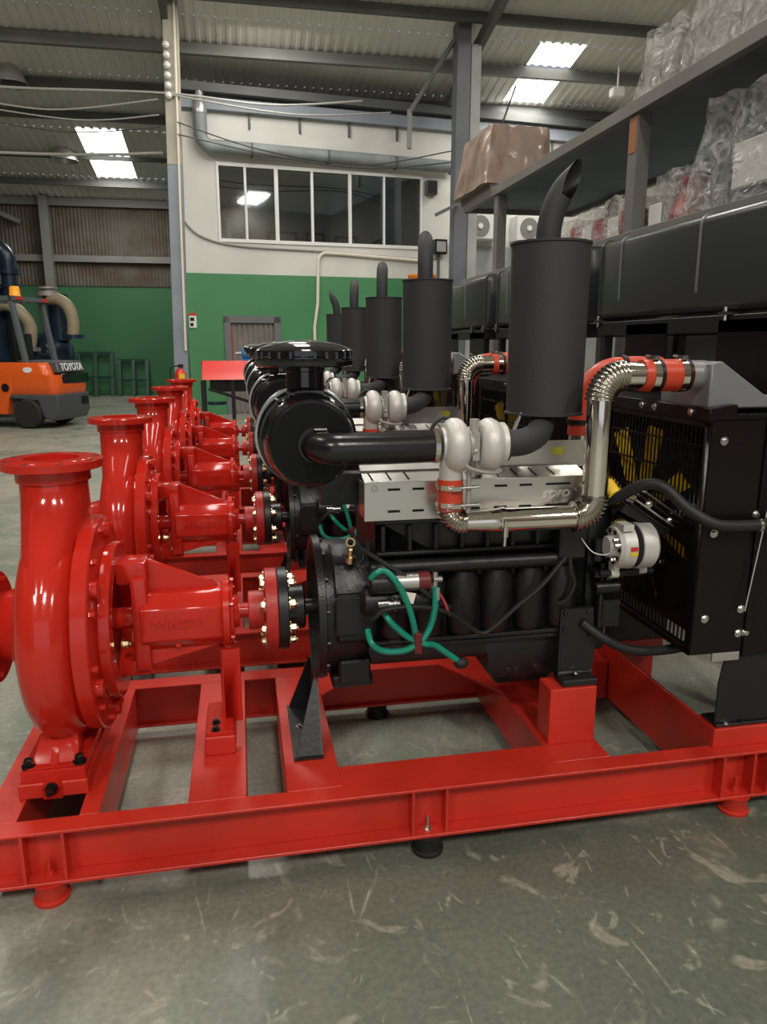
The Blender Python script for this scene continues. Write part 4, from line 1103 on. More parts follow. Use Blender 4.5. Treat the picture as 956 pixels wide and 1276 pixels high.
    gf.box(RX0 - .003, RX0 + .02, RY0, RY1, RZ1 - .03, RZ1); gf.box(RX0 - .003, RX0 + .02, RY0, RY1, RZ0, RZ0 + .02)
    ob('guard_frame', gf, BPAN, rad, bevel=.002)
    sd = MB(); sd.box(RX0, 1.520, RY0 - .004, RY0 + .004, RZ0, RZ1)
    ob('side_panel', sd, BPAN, rad, bevel=.002)
    sd = MB(); sd.box(1.530, RX1, RY0 - .002, RY0 + .004, .54, 1.28); sd.box(1.520, 1.535, RY0 - .012, RY0 + .004, .54, 1.285)
    ob('rear_panel', sd, BPAN, rad, bevel=.002)
    ob('stay_rod', MB().cyl((1.556, 1.905, 1.16), (1.500, 1.905, .70), .003, n=6), ZINC, rad)
    sd = MB(); sd.box(1.455, RX1, RY1 - .004, RY1 + .004, RZ0, RZ1); sd.box(RX0, 1.455, RY1 - .004, RY1 + .004, RZ0, RZ1); sd.box(RX1 - .008, RX1, RY0, RY1, .5, 1.28)
    ob('far_panel', sd, BPAN, rad)
    shd = MB(); shd.ring((1.40, YC, .93), (1, 0, 0), 0, .06, .33, .345, 40)
    shd.box(1.445, 1.46, RY0 + .02, RY1 - .02, RZ0 + .02, RZ1 - .02)
    ob('fan_shroud', shd, CORE, rad)
    for k in range(8):
        a0 = k * PI / 4 + .25
        fb = MB(); vs = []
        for rr in (.07, .15, .23, .31):
            w_ = .13 + .16 * rr
            for sgn in (-1, 1):
                an = a0 + sgn * w_ * .75 / (rr * 4 + .35)
                vs.append((1.366 + sgn * .012, YC + rr * math.cos(an), .93 + rr * math.sin(an)))
        fb.add(vs, [(2 * i, 2 * i + 1, 2 * i + 3, 2 * i + 2) for i in range(3)])
        fb2 = MB(); fb2.add([V(*p_) + V(.004, 0, 0) for p_ in fb.v], fb.f); fb.add(fb2.v, fb2.f)
        ob('fan_blade', fb, YEL, rad, label='yellow fan blade')
    ob('fan_hub', MB().lathe((1.352, YC, .93), (1, 0, 0), [(0, .05), (.0, .075), (.03, .075), (.04, .06)], 28), CASTS, rad)
    ob('fan_shaft', MB().cyl((1.20, YC, .93), (1.37, YC, .93), .03, n=16), CASTS, rad)
    # top cover
    tp = MB(); tp.prism([(RX0 - .012, RY0 - .004, RZ1 - .012), (RX0 - .012, RY0 - .004, RZ1 + .030), (1.42, RY0 - .004, RZ1 + .040), (1.42, RY0 - .004, RZ1 - .012)], (0, RY1 - RY0 + .008, 0))
    ob('top_rail', tp, BPAN, rad, bevel=.003)
    for y in (2.02, 2.22, 2.30): inst('panel_bolt', B_ZINC, (RX0 - .012, y, RZ1 + .012), rad, RMX)
    tc2 = MB(); tc2.box(1.42, RX1, RY0 - .004, RY1 + .004, RZ1 - .012, RZ1 + .012)
    ob('top_cover', tc2, BPAN, rad, bevel=.003)
    # intercooler hood
    def circ(x, cy, cz, r0, n_=24): return [(x, cy + r0 * math.cos(2 * PI * k / n_), cz + r0 * math.sin(2 * PI * k / n_)) for k in range(n_)]
    def rect(x, y0, y1, z0, z1, n_=24):
        out = []; k4 = n_ // 4
        cs = [(y1, z0), (y1, z1), (y0, z1), (y0, z0)]
        for e in range(4):
            a_, b_ = cs[e], cs[(e + 1) % 4]
            for k in range(k4):
                t_ = k / k4; out.append((x, a_[0] + (b_[0] - a_[0]) * t_, a_[1] + (b_[1] - a_[1]) * t_))
        return out[3:] + out[:3]
    hd = MB(); hd.sweep([(1.30, PY, 1.413), (1.362, PY, 1.413)], .0435, 26)
    hd.prism([(1.345, 1.958, 1.318), (1.345, 1.958, 1.448), (1.375, 1.958, 1.455), (1.545, 1.958, 1.345), (1.66, 1.958, 1.345), (1.66, 1.958, 1.318)], (0, .26, 0))
    ob('intercooler_hood', hd, GREYP, rad, bevel=.004)
    hd2 = MB(); hd2.prism([(1.44, 2.26, 1.305), (1.44, 2.26, 1.445), (1.62, 2.26, 1.34), (1.62, 2.26, 1.305)], (0, .3, 0))
    ob('intercooler_hood', hd2, CASTS, rad, bevel=.004)
    for x, z in ((1.383, 1.226), (1.378, .676), (1.380, .948), (1.515, 1.0), (1.50, .70), (1.50, .62), (1.525, .62), (1.66, 1.2)): inst('panel_bolt', B_ZINC, (x, RY0 - .006, z), rad, RMY, (1.1, 1.1, 1))
    # legs on the raised beam
    lg = MB(); lg.prism([(1.468, 1.945, .300), (1.468, 1.945, .44), (1.476, 1.945, .50), (1.492, 1.945, .545), (1.74, 1.945, .545), (1.74, 1.945, .300)], (0, .008, 0))
    lg.box(1.468, 1.72, 1.935, 2.02, .290, .300); lg.box(1.468, 1.73, 2.66, 2.70, .29, .545); lg.box(1.48, 1.72, 1.945, 2.70, .535, .556)
    ob('radiator_leg', lg, CASTS, rad, bevel=.002)
    inst('leg_bolt', B_ZINC, (1.505, 1.94, .300), rad); inst('leg_bolt', B_BLK, (1.56, 1.94, .300), rad)
    ob('tab', MB().box(1.42, 1.515, 1.926, 1.936, .528, .556), ALUG, rad, bevel=.001)
    # black coolant hoses
    ob('coolant_hose', MB().sweep(spl([(1.10, 2.14, 1.0), (1.14, 2.08, 1.035), (1.19, 2.02, 1.085), (1.235, 1.98, 1.085), (1.285, 1.93, 1.03), (1.345, 1.893, .99), (1.42, 1.885, .978), (1.62, 1.888, .978), (1.8, 1.90, .98)], 8), .0175, 16), BRUB, rad, label='black coolant hose')
    ob('hose_clip', MB().ring((1.50, 1.887, .977), (1, 0, 0), -.005, .005, .017, .0205), ZINC, rad)
    ob('coolant_hose', MB().sweep(spl([(1.06, 2.10, .62), (1.12, 2.07, .575), (1.20, 2.06, .535), (1.29, 2.06, .520), (1.40, 2.06, .525), (1.47, 2.06, .56)], 8), .016, 14), BRUB, rad, label='black coolant hose')
    for k in range(4):
        o_ = .016 * k
        bg = MB().bar((1.165 + o_, 2.06, 1.025 + o_ * .7), (1.30 + o_, 2.06, .935 + o_ * .7), .05, .005)
        ob('guard_slat', bg, SHEET if k % 2 else CASTS, rad, smooth=0)
    bg = MB().bar((1.15, 2.10, 1.01), (1.31, 2.10, .92), .10, .03)
    ob('belt_guard', bg, CASTS, rad, smooth=0)
    for x, z in ((1.225, 1.02), (1.30, .965)): inst('guard_bolt', B_ZINC, (x, 2.035, z), rad, RMY)
    ob('thermostat_housing', MB().ball((1.15, 2.17, 1.05), .030).cyl((1.15, 2.16, 1.06), (1.14, 2.08, 1.035), .024, n=14), YEL, rad, label='yellow painted outlet housing')
    for (y, z) in ((2.13, .80), (2.10, .955), (2.25, .82), (2.35, .70)): inst('guard_bolt', B_ZINC, (RX0 - .002, y, z), rad, RMX, (.8, .8, .8))
    # ---------------- muffler
    MX, MY = .935, 2.20
    mf = MB(); mf.lathe((MX, MY, 1.290), (0, 0, 1), [(0, .04), (0, .121), (.006, .121), (.008, .117), (.50, .117), (.502, .121), (.508, .121), (.508, .036)], 60)
    muf = ob('muffler', mf, MUF, R, smooth=30)
    e = MB(); e.sweep(spl([(.738, TY, TZ), (.80, TY + .01, TZ + .002), (.86, TY + .06, TZ + .012), (.905, TY + .12, TZ + .035), (.93, MY, 1.275), (.935, MY, 1.30)], 6), .039, 20)
    e.ring((.742, TY, TZ), (1, 0, 0), -.004, .008, .03, .052, 24)
    ob('exhaust_elbow', e, MUF, muf, smooth=50)
    ob('muffler_stay', MB().bar((.84, 2.15, 1.30), (.79, 2.16, 1.15), .03, .006), ALUG, muf, smooth=0)
    return R

def tail_pipe(parent, a, root):
    """tail pipe on the muffler lid, bent towards direction a (0 = along +x)"""
    global OFF
    OFF = ROOT.copy()
    MX, MY = .935, 2.20
    dx, dy = math.cos(a), math.sin(a)
    c = [(0, 1.79), (.004, 1.85), (.018, 1.905), (.044, 1.952), (.078, 1.985)]
    path = spl([(MX - .012 + s * dx, MY + s * dy, z) for s, z in c], 6)
    n = 22
    nv = V(dx * .9 - dy * .35 * 0, dy * .9, -.12).normalized()
    if root is first: nv = V(.58, -.78, -.08).normalized()
    pe = path[-1] - V(dx, dy, 0) * .012
    def cut(mb, k0):
        d = (path[-1] - path[-2]).normalized()
        k = len(mb.v) // n
        for i in range(k - k0, k):
            for j in range(n):
                v = V(*mb.v[i * n + j]); q = (pe - v).dot(nv) / d.dot(nv)
                if i == k - 1 or q < 0: mb.v[i * n + j] = tuple(v + d * q)
        return mb
    b = cut(MB().sweep(path, .0365, n, cap=False), 9)
    o = ob('tail_pipe', b, MUF, parent, smooth=50)
    ob('pipe_bore', cut(MB().sweep(path, .0340, n, cap=False), 9), BBOLT, parent, smooth=50)
    return o

PITCH = 1.33
first = build_set()
SETS = [first]
names = ['second', 'third', 'fourth', 'farthest']
labels = ['red skid-mounted diesel pump set, second from the camera', 'red skid-mounted diesel pump set, third from the camera in the row',
          'red skid-mounted diesel pump set, fourth from the camera in the row', 'farthest red skid-mounted diesel pump set, nearest the green wall']
for k in range(1, 5):
    c = copy_tree(first)
    c.location = ROOT + V(0, PITCH * k, 0)
    c['label'] = labels[k - 1]
    SETS.append(c)
mshift = [0, -.045, 0.0, .02, .05]
for k, r in enumerate(SETS):
    mf = [c for c in r.children if c.name.split('.')[0] == 'muffler'][0]
    tail_pipe(mf, -.25 if k == 0 else 1.35 if k != 4 else 2.6, r)
    mf.location.x += mshift[k]
OFF = V(0, 0, 0)
# ================================================================== FUEL TANKS ON STANDS
def rrect(y0, y1, z0, z1, r, n=5):
    out = []
    for cy, cz, a0 in ((y1 - r, z1 - r, 0), (y0 + r, z1 - r, PI / 2), (y0 + r, z0 + r, PI), (y1 - r, z0 + r, 1.5 * PI)):
        for k in range(n + 1):
            a = a0 + k * PI / 2 / n; out.append((cy + r * math.cos(a), cz + r * math.sin(a)))
    return out
TX0, TX1, TZ0, TZ1 = 1.96, 2.46, 1.632, 2.045
def build_tank(y0, y1, lab, slab):
    global OFF
    c = V((TX0 + TX1) / 2, (y0 + y1) / 2, TZ0)
    t = Thing('fuel_tank', c, lab, 'fuel tank', 'black fuel tanks on stands'); OFF = c
    b = MB()
    def sec(y, k=0.0): return [(x, y, z) for x, z in rrect(TX0 + k, TX1 - k, TZ0 + k, TZ1 - k, .045)]
    b.loft([sec(y0, .02), sec(y0 + .012, .004), sec(y0 + .03), sec(y1 - .03), sec(y1 - .012, .004), sec(y1, .02)])
    ob('tank_shell', b, TANKM, t.o, smooth=40)
    for y in (y0 + .03, y1 - .03):
        b = MB(); b.loft([[(x, yy, z) for x, z in rrect(TX0 - .006, TX1 + .006, TZ0 - .006, TZ1 + .006, .05)] for yy in (y - .008, y + .008)]); ob('end_bead', b, TANKM, t.o, smooth=40)
    for y in (y1 - .24, y1 - .92):
        b = MB(); b.loft([[(x, yy, z) for x, z in rrect(TX0 - .004, TX1 + .004, TZ0 + .06, TZ1 + .004, .045)] for yy in (y - .007, y + .007)]); ob('weld_rib', b, GREYP, t.o, smooth=40)
    for y in (y0 + .04, y1 - .04, y1 - 1.15):
        ob('mount_bracket', MB().box(TX0 - .02, TX0 + .06, y - .03, y + .03, TZ0 - .012, TZ0), TANKM, t.o)
        inst('hold_down_bolt', B_ZINC, (TX0 - .008, y, TZ0 - .012), t.o, (PI, 0, 0), (1, 1, 3.0))
        inst('hold_down_bolt', B_ZINC, (TX0 - .008, y, TZ0), t.o, (0, 0, 0), (1, 1, 2.5))
    c2 = V((TX0 + TX1) / 2, (y0 + y1) / 2, 0)
    s = Thing('tank_stand', c2, slab, 'stand', 'black stands under the fuel tanks'); OFF = c2
    zt = TZ0 - .012
    for x in (TX0 + .03, TX1 - .03):
        ob('rail', MB().box(x - .03, x + .03, y0 + .02, y1 - .02, zt - .07, zt), CASTS, s.o, bevel=.002)
        for y in (y0 + .08, y1 - .08):
            ob('leg', MB().box(x - .025, x + .025, y - .025, y + .025, 0, zt - .07), CASTS, s.o, bevel=.002)
    for y in (y0 + .05, y1 - .05): ob('cross_rail', MB().box(TX0 + .06, TX1 - .06, y - .025, y + .025, zt - .07, zt), CASTS, s.o)
    for a, d in ((y1 - .72, y1 - .34), (y0 + .03, y0 + .42)):
        p = ob('side_plate', MB().box(TX0 + .0, TX0 + .006, a, d, .95, zt - .02), BPAN, s.o)
        for y in (a + .05, d - .05): inst('plate_bolt', B_ZINC, (TX0, y, 1.42), s.o, RMX, (1.2, 1.2, 1))
    OFF = V(0, 0, 0)
build_tank(2.42, 3.94, 'long black fuel tank at the right edge, nearest the camera', 'black steel stand under the nearest fuel tank')
build_tank(4.12, 5.62, 'black fuel tank partly hidden behind the nearest muffler, middle of three', 'black steel stand under the middle fuel tank')
build_tank(5.85, 7.35, 'black fuel tank left of the nearest muffler, farthest of three', 'black steel stand under the farthest fuel tank')

# ================================================================== STORAGE RACK
RKX = 2.70; RKXB = 3.95
t = Thing('storage_rack', (3.3, 5.6, 0), 'tall grey steel storage rack behind the fuel tanks', 'rack'); OFF = V(3.3, 5.6, 0)
RZT, RZL = 3.02, 2.18
for x in (RKX, RKXB):
    for y in (2.3, 5.05, 7.85):
        p = ob('post', MB().box(x, x + .10, y - .06, y + .06, 0, RZT), RACKM, t.o, bevel=.004)
        if x == RKX and y == 5.05: ob('post_label', MB().box(x - .004, x, y - .05, y + .05, 2.78, 3.0), mat('orange_brown_label', (.36, .14, .06), .6), p, smooth=0, label='orange-brown label on the post')
for z in (RZT, RZL):
    for x in (RKX - .02, RKXB + .06):
        ob('shelf_beam', MB().box(x, x + .06, 1.6, 8.95, z, z + .085), RACKM, t.o, bevel=.003)
    ob('cross_beam', MB().box(RKX, RKXB + .1, 8.9, 8.96, z, z + .085), RACKM, t.o)
    ob('cross_beam', MB().box(RKX, RKXB + .1, 1.6, 1.66, z, z + .085), RACKM, t.o)
    for i in range(12):
        y = 1.66 + i * .6035
        ob('deck_board', MB().box(RKX + .04, RKXB + .06, y + .004, y + .60, z + .05, z + .075), DECK, t.o, smooth=0)
OFF = V(0, 0, 0)
zL, zTp = RZL + .085, RZT + .085
def wrapped(name, c, sx, sy, sz, seed, lab, cat, inner, amp=.05, n=9, mt=None):
    global OFF
    t = Thing(name, c, lab, cat); OFF = V(*c)
    ob('wrap', lumpy(MB(), c, sx, sy, sz, seed, amp, n, 3.0), mt or WRAP, t.o, smooth=30)
    for (a, m, nm) in inner: ob(nm, a, m, t.o, bevel=.008)
    OFF = V(0, 0, 0)
c = (3.15, 3.98, zL)
wrapped('wrapped_machine', c, .85, .95, .62, 3.3, 'large grey machine bundle in clear crumpled plastic on the lower shelf', 'bundle',
        [(MB().box(2.85, 3.45, 3.60, 4.35, zL, zL + .30).cyl((3.05, 3.9, zL + .3), (3.05, 3.9, zL + .5), .14), MACHG, 'machine_part'), (MB().box(2.82, 2.9, 3.75, 4.1, zL + .1, zL + .35), WHITE, 'paper_sheet')], .07, 14)
c = (3.0, 4.72, zL)
wrapped('wrapped_red_casting', c, .42, .44, .34, 8.1, 'single red casting in clear plastic beside the large wrapped machine', 'bundle',
        [(MB().lathe((3.0, 4.70, zL), (0, 0, 1), [(0, .16), (.10, .17), (.20, .12), (.22, .10), (.26, .13), (.30, .13)], 18), BOXRED, 'casting'), (MB().box(2.79, 2.80, 4.78, 4.93, zL, zL + .16), WHITE, 'paper_label')], .025, 9)
k = 0
for y, lab in ((5.42, 'wrapped red castings just left of the rack post'), (5.86, 'wrapped red castings in the middle left of the rack post'), (6.30, 'wrapped red castings behind the nearest tailpipe')):
    c = (3.0, y, zL)
    wrapped('wrapped_castings', c, .5, .37, .30 - .02 * k, 20 + k * 3.7, lab, 'bundle',
            [(MB().box(2.84, 3.15, y - .15, y + .1, zL, zL + .12).cyl((2.95, y, zL + .1), (2.95, y, zL + .22), .10), BOXRED, 'casting'), (MB().box(2.80, 2.81, y - .05, y + .12, zL + .02, zL + .17), WHITE, 'paper_label')], .03, 8)
    k += 1
for (y, sy, h, seed, lab) in ((4.93, .50, .44, 31, 'grey carton stack in clear plastic on the top shelf, beside the post'), (4.12, 1.05, .62, 37, 'tall carton stack in clear plastic on the top shelf, upper right corner'),
                              (2.9, 1.2, .8, 41, 'carton stack in clear plastic on the top shelf at the frame edge')):
    c = (3.2, y, zTp)
    wrapped('wrapped_cartons', c, .95, sy, h, seed, lab, 'bundle', [(MB().box(2.80, 3.6, y - sy * .42, y - .01, zTp, zTp + h * .8), BOXGREY, 'carton'), (MB().box(2.80, 3.6, y + .01, y + sy * .42, zTp, zTp + h * .72), BOXGREY, 'carton')], .05, 10)
t = Thing('wrapped_pallet', (3.2, 8.3, zTp), 'bulky bundle in brown wrapping at the far end of the top shelf', 'bundle'); OFF = V(3.2, 8.3, zTp)
ob('brown_wrap', lumpy(MB(), (3.02, 8.55, zTp + .06), .85, 1.15, .60, 5.5, .05, 16, 3.2, .22), BROWNW, t.o, smooth=25)
ob('pallet', MB().box(2.68, 3.5, 8.0, 9.05, zTp, zTp + .06), RACKM, t.o)
OFF = V(0, 0, 0)
# grey cabinets standing under the rack
for y0, y1, h, lab in ((3.1, 3.95, 1.82, 'grey cabinet under the rack at the right edge'), (4.15, 4.9, 1.78, 'grey cabinet under the rack beside the rack post')):
    t = Thing('steel_cabinet', (3.3, (y0 + y1) / 2, 0), lab, 'cabinet'); OFF = V(3.3, (y0 + y1) / 2, 0)
    ob('body', MB().box(2.95, 3.75, y0, y1, 0, h), mat('cabinet_grey', (.17, .17, .18), .5, var=.1), t.o, bevel=.01)
    ob('door', MB().box(2.935, 2.95, y0 + .03, y1 - .03, .06, h - .05), mat('cabinet_door_grey', (.15, .15, .16), .5), t.o, bevel=.004)
    ob('handle', MB().box(2.92, 2.935, y0 + .08, y0 + .11, 1.0, 1.15), BBOLT, t.o)
OFF = V(0, 0, 0)

# ================================================================== FORKLIFT (seen from its rear corner)
FO = V(-3.06, 14.88, 0); FR = math.radians(-20)
t = Thing('forklift', FO, 'orange and dark grey forklift truck seen from the rear at left', 'forklift', rz=FR)
fk = t.o
def fob(n, b, m, parent=fk, **k): return ob(n, b, m, parent, off=V(0, 0, 0), **k)
def yprof(pts, y0, y1):
    return MB().prism([(x, y0, z) for x, z in pts], (0, y1 - y0, 0))
cw = MB(); secs = []
for z, x1, hy, r in ((.60, -.06, .50, .10), (.66, -.02, .54, .16), (.80, .0, .55, .18), (.95, -.01, .55, .18), (.97, -.01, .55, .18)):
    sec = [(-1.15, -hy, z), (-1.15, hy, z)]
    for k in range(6): a = PI / 2 - k * PI / 10; sec.append((x1 - r + r * math.cos(a), hy - r + r * math.sin(a), z))
    for k in range(6): a = -k * PI / 10; sec.append((x1 - r + r * math.cos(a), -hy + r + r * math.sin(a), z))
    secs.append(sec)
cw.loft(secs); fob('counterweight', cw, ORANGE, smooth=30)
hood = MB(); secs = []
for z, x1, hy, r in ((.97, -.16, .55, .14), (1.10, -.20, .545, .14), (1.17, -.24, .53, .14), (1.19, -.27, .50, .12)):
    sec = [(-1.15, -hy, z), (-1.15, hy, z)]
    for k in range(6): a = PI / 2 - k * PI / 10; sec.append((x1 - r + r * math.cos(a), hy - r + r * math.sin(a), z))
    for k in range(6): a = -k * PI / 10; sec.append((x1 - r + r * math.cos(a), -hy + r + r * math.sin(a), z))
    secs.append(sec)
hood.loft(secs); hd_ = fob('engine_hood', hood, ORANGE, smooth=30)
fob('rear_grille', MB().prism([(-.16, -.36, .80), (-.14, .50, .80), (-.14, .50, .99), (-.16, -.36, .99)], (.158, 0, 0)), BGLOSS, bevel=.01)
fob('hood_lid', MB().prism([(-.30, -.36, 1.0), (-.05, -.36, 1.0), (-.10, -.36, 1.21), (-.9, -.36, 1.225)], (0, .86, 0)), DGREY, bevel=.02)
tt = text_mb('TOYOTA', .20, .006, lambda x, y, z: (-.055 - y * .2 + z, .07 + x * .86, 1.10 + y * .95))
fob('lettering', tt, TEXTW, smooth=0, label='white letters TOYOTA')
b = MB(); b.prism([(-.55 + .09 * math.cos(a * PI / 8), -.556, 1.06 + .05 * math.sin(a * PI / 8)) for a in range(16)], (0, .01, 0)); fob('badge', b, TEXTW, smooth=0, label='white oval badge')
fob('rear_bumper', MB().prism([(-.33, -.53, .20), (-.10, -.53, .14), (-.02, -.53, .30), (-.02, -.53, .62), (-1.0, -.53, .62), (-.97, -.53, .54), (-.42, -.53, .50)], (0, 1.06, 0)), DGREY, bevel=.02)
fob('tail_light', MB().box(-.04, .004, .25, .45, .40, .55), BBOLT, bevel=.008)
fob('chassis', MB().box(-2.6, -.9, -.42, .42, .18, .62), DGREY, bevel=.02)
fob('side_body', yprof([(-1.9, .25), (-1.02, .25), (-.98, .55), (-.90, .66), (-.90, 1.0), (-1.3, .98), (-1.5, .86), (-1.9, .86)], -.56, .56), ORANGE, bevel=.02)
b = MB(); b.ring((-1.02, -.565, .74), (0, 1, 0), -.006, .01, .0, .075, 24); fob('fuel_cap', b, BBOLT)
def wheel(x, y, r, w):
    o = MB(); o.lathe((x, y - w / 2, r), (0, 1, 0), [(0, r * .55), (.0, r * .88), (.03, r), (w - .03, r), (w, r * .88), (w, r * .55)], 32); wh = fob('wheel', o, TYRE)
    o = MB(); o.lathe((x, y - w / 2 + .02, r), (0, 1, 0), [(0, .03), (.0, r * .3), (.03, r * .34), (.02, r * .56), (w - .05, r * .56)], 24); fob('rim', o, BBOLT, wh)
for y in (-.50, .50): wheel(-.62, y, .27, .2)
for y in (-.46, .46): wheel(-2.25, y, .34, .26)
for y in (-.45, .45):
    fob('guard_pillar', MB().bar((-.62, y, 1.15), (-.80, y, 2.30), .09, .09, (0, 1, 0)), GUARD, bevel=.01)
    fob('guard_pillar', MB().bar((-2.15, y, .7), (-1.95, y, 2.30), .08, .08, (0, 1, 0)), GUARD, bevel=.01)
b = MB(); b.box(-2.05, -1.97, -.5, .5, 2.28, 2.36); b.box(-.82, -.70, -.5, .5, 2.28, 2.36); b.box(-2.0, -.75, -.5, -.42, 2.28, 2.36); b.box(-2.0, -.75, .42, .5, 2.28, 2.36)
gr_ = fob('overhead_guard', b, GUARD)
for i in range(7): x = -1.85 + i * .16; fob('guard_slat', MB().box(x, x + .04, -.45, .45, 2.30, 2.34), GUARD, gr_, smooth=0)
for y in (-.36, .40): fob('rear_lamp', MB().box(-.70, -.68, y - .09, y + .09, 2.29, 2.35), STR, gr_, smooth=0)
b = MB(); b.lathe((-.95, -.1, 2.36), (0, 0, 1), [(0, .10), (.02, .10), (.03, .095), (.17, .085), (.19, .06)], 18); fob('beacon', b, LAMPO, gr_, label='orange beacon lamp')
fob('seat', MB().box(-1.45, -1.0, -.26, .26, 1.0, 1.14).box(-1.06, -.92, -.26, .26, 1.1, 1.72), BBOLT, bevel=.04, seg=2)
b = MB(); b.ring((-1.72, -.05, 1.36), (-.5, 0, 1), -.012, .012, .145, .17, 24); b.cyl((-1.72, -.05, 1.36), (-1.85, -.05, 1.0), .03, n=10); fob('steering_wheel', b, BBOLT)
for y in (-.3, .3): fob('mast_rail', MB().box(-2.75, -2.65, y - .05, y + .05, .1, 2.1), DGREY, bevel=.008)
fob('carriage', MB().box(-2.85, -2.78, -.5, .5, .15, .7), DGREY, bevel=.01)
for y in (-.25, .25): fob('fork', MB().box(-3.85, -2.80, y - .06, y + .06, .06, .11).box(-2.86, -2.80, y - .06, y + .06, .06, .6), BBOLT)

# ================================================================== NAVY MACHINE WITH HOSES BEHIND THE FORKLIFT
c = V(-5.3, 18.2, 0); OFF = c
t = Thing('large_pump_unit', c, 'tall navy blue pump unit with beige hoses behind the forklift', 'machine')
ob('vessel', MB().lathe((-5.6, 18.3, 0), (0, 0, 1), [(0, .75), (2.45, .75), (2.75, .6), (2.85, .3)], 32), BLUEM, t.o, smooth=40)
b = MB(); b.sweep([(-5.5, 18.1, 3.35)] + arcbend((-6.5, 18.0, 3.62), (-4.82, 18.0, 3.62), (-4.82, 18.0, 1), .38, 10) + [(-4.82, 18.0, .3)], .17, 20)
b.ring((-4.82, 18, 3.05), (0, 0, 1), -.05, .05, .17, .24, 24); b.ring((-4.82, 18, 2.75), (0, 0, 1), -.03, .03, .17, .21, 24)
ob('riser_pipe', b, BLUEM, t.o, smooth=40)
ob('valve', MB().cyl((-5.15, 17.7, 2.8), (-5.15, 17.7, 3.5), .05, n=10).ring((-5.15, 17.7, 3.4), (0, 0, 1), -.02, .02, .06, .14, 16), GUARD, t.o)
ob('skid', MB().box(-6.4, -3.6, 17.5, 18.9, 0, .4), BLUEM, t.o, bevel=.02)
ob('pump_body', MB().ball((-4.2, 18.2, 1.3), .5, sx=1.1).cyl((-4.2, 18.2, .4), (-4.2, 18.2, 1.0), .3).cyl((-3.9, 18.1, 1.6), (-3.9, 18.1, 2.6), .22), BLUEM, t.o, smooth=40)
for (pts, nm) in (([(-5.0, 17.3, 2.30), (-4.70, 17.2, 2.32), (-4.42, 17.1, 2.15), (-4.27, 17.1, 1.85), (-4.33, 17.1, 1.45)], 'beige_hose'), ([(-3.95, 17.6, 2.48), (-3.74, 17.5, 2.45), (-3.55, 17.4, 2.30), (-3.48, 17.4, 2.02), (-3.50, 17.4, 1.72)], 'beige_hose')):
    h = ob(nm, MB().sweep(spl(pts, 8), .125, 18), BEIGE, t.o, smooth=50, label='beige curved flexible hose')
    p, q = V(*pts[-1]), V(*pts[0])
    ob('hose_flange', MB().ring(p, (0, 0, 1), -.08, .0, .05, .22, 24), BLUEM if q.x > -4.5 else GREYP, t.o)
ob('hose_flange', MB().ring((-3.98, 17.65, 2.58), (0, 0, 1), -.05, .05, .05, .22, 24).ring((-3.98, 17.65, 2.7), (0, 0, 1), -.02, .02, .05, .2, 24), ALUG, t.o)
ob('hose_link', MB().cyl((-4.9, 17.35, 2.3), (-4.9, 18.0, 2.3), .12).cyl((-3.97, 17.6, 2.48), (-3.97, 18.1, 2.48), .14).cyl((-4.33, 17.1, 1.3), (-4.25, 18.0, 1.2), .12), BLUEM, t.o)
# ================================================================== GREEN FRAMES AGAINST THE BACK WALL
for x0, x1, h, lab in ((-4.72, -3.72, 1.30, 'taller dark green steel frame leaning on the green back wall'), (-3.58, -2.72, 1.08, 'lower dark green steel frame leaning on the green back wall')):
    c = V((x0 + x1) / 2, 23.6, 0); OFF = c
    t = Thing('green_trestle', c, lab, 'frame', 'dark green frames by the back wall')
    for x in (x0 + .03, (x0 + x1) / 2, x1 - .03):
        ob('upright', MB().bar((x, 23.5, 0), (x, 23.9, h), .10, .10), DARKGREEN, t.o, smooth=0)
    for f in (.42, .97):
        ob('rail', MB().bar((x0, 23.5 + .4 * f, h * f), (x1, 23.5 + .4 * f, h * f), .10, .08), DARKGREEN, t.o, smooth=0)
OFF = V(0, 0, 0)
# ================================================================== FIRE EXTINGUISHER, WALL SIGN
c = V(-1.09, 14.55, .62); OFF = c
t = Thing('fire_extinguisher', c, 'red fire extinguisher with yellow label hung on the left column', 'extinguisher')
ob('cylinder', MB().lathe(c, (0, 0, 1), [(0, .09), (.01, .105), (.36, .105), (.42, .07), (.45, .03), (.47, .03)], 24), EXTRED, t.o, smooth=40)
b = MB(); vs = []
for k in range(7):
    a = -PI / 2 - .2 + k * .19
    for z in (.14, .36): vs.append((c.x + .107 * math.cos(a), c.y + .107 * math.sin(a), c.z + z))
ob('label_sheet', b.add(vs, [(2 * i, 2 * i + 2, 2 * i + 3, 2 * i + 1) for i in range(6)]), STY, t.o, label='yellow label')
ob('valve_head', MB().box(c.x - .03, c.x + .06, c.y - .02, c.y + .02, c.z + .46, c.z + .53), BBOLT, t.o)
ob('hose', MB().sweep(spl([c + V(-.03, 0, .5), c + V(-.15, -.02, .48), c + V(-.18, -.02, .35), c + V(-.16, -.03, .1)], 6), .014, 8), BRUB, t.o)
ob('bracket', MB().box(c.x - .04, c.x + .04, c.y + .09, 14.76, c.z + .2, c.z + .26), GUARD, t.o)
OFF = V(0, 0, 0)
b = MB(); b.box(-2.92, -2.77, -.03, -.008, 1.86, 2.16)
s_ = wob('notice_board', b, WHITE, None, 'small white and red notice on the green wall by the column', 'sign')
wob('red_header', MB().box(-2.92, -2.77, -.034, -.03, 2.11, 2.16), EXTRED, parent=s_, smooth=0)
for z, w in ((2.03, .06), (1.92, .045)): wob('pictogram', MB().box(-2.90, -2.90 + w * 1.4, -.034, -.03, z - .03, z + .04), BBOLT, parent=s_, smooth=0)
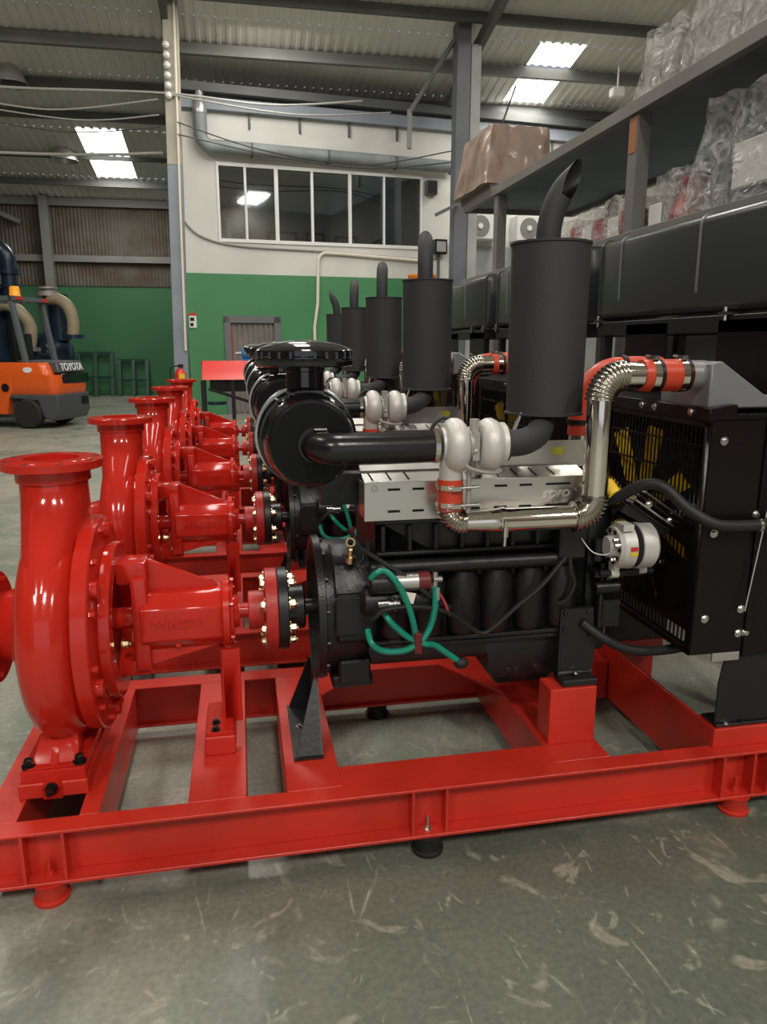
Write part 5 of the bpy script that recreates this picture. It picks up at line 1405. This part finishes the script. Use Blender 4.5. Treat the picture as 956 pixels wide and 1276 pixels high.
# ================================================================== RED CONTROL STAND
c = V(-.1, 10.6, 0); OFF = c
t = Thing('control_stand', c, 'black-legged control stand with sloping red top behind the pumps', 'control panel')
ob('red_top', MB().prism([(-.50, 10.35, 1.04), (.32, 10.35, 1.04), (.32, 10.6, 1.28), (-.50, 10.6, 1.28)], (0, .03, .01)), mat('bright_red_panel', (.62, .03, .02), .35), t.o, bevel=.004)
for x in (-.52, .28):
    for y in (10.38, 10.85): ob('leg', MB().box(x, x + .05, y, y + .05, 0, 1.03 if y < 10.5 else 1.28), CASTS, t.o)
ob('leg', MB().box(-.12, -.07, 10.36, 10.41, 0, 1.03), CASTS, t.o)
ob('panel_box', MB().box(-.40, .22, 10.42, 10.8, .88, 1.10), BBOLT, t.o, bevel=.01)
ob('brace', MB().bar((-.42, 10.4, .92), (.3, 10.4, .68), .03, .04), CASTS, t.o)
ob('tray', MB().cyl((-.32, 10.55, .70), (-.32, 10.55, .74), .13), BLUEM, t.o)
ob('top_plate', MB().box(-.5, .32, 10.62, 10.9, 1.26, 1.285), CASTS, t.o)
c = V(.14, 10.75, 1.287); OFF = c
t = Thing('small_motor', c, 'small bright blue motor on top of the red control stand', 'motor')
ob('motor_body', MB().lathe((.04, 10.75, 1.385), (1, 0, 0), [(0, .05), (.02, .085), (.2, .09), (.23, .06)], 20), BLUEP, t.o)
ob('motor_foot', MB().box(.05, .24, 10.68, 10.82, 1.287, 1.31), BLUEP, t.o)
ob('motor_shaft', MB().cyl((-.04, 10.75, 1.385), (.05, 10.75, 1.385), .02, n=10), ZINC, t.o)
OFF = V(0, 0, 0)
# ================================================================== ORANGE CRATE ON A LOCKER, between the far mufflers
c = V(3.0, 12.3, 0); OFF = c
t = Thing('steel_locker', c, 'narrow grey locker behind the second muffler', 'locker')
ob('body', MB().box(2.80, 3.20, 12.1, 12.5, 0, 2.46), MACHG, t.o, bevel=.01); ob('door', MB().box(2.82, 3.18, 12.085, 12.1, .05, 2.42), MACHG, t.o, bevel=.003)
ob('handle', MB().box(2.86, 2.88, 12.07, 12.085, 1.2, 1.35), BBOLT, t.o)
c = V(3.0, 12.3, 2.46); OFF = c
t = Thing('orange_crate', c, 'orange plastic crate showing above the second muffler', 'crate')
ob('crate_body', MB().lathe((3.0, 12.3, 2.46), (0, 0, 1), [(0, .20), (.12, .225), (.13, .235), (.16, .235), (.16, .215), (.03, .19)], 20), ORSTRIP, t.o)
ob('crate_ribs', MB().lathe((3.0, 12.3, 2.52), (0, 0, 1), [(0, .20), (.0, .232), (.02, .232), (.02, .20)], 20), ORSTRIP, t.o)
OFF = V(0, 0, 0)
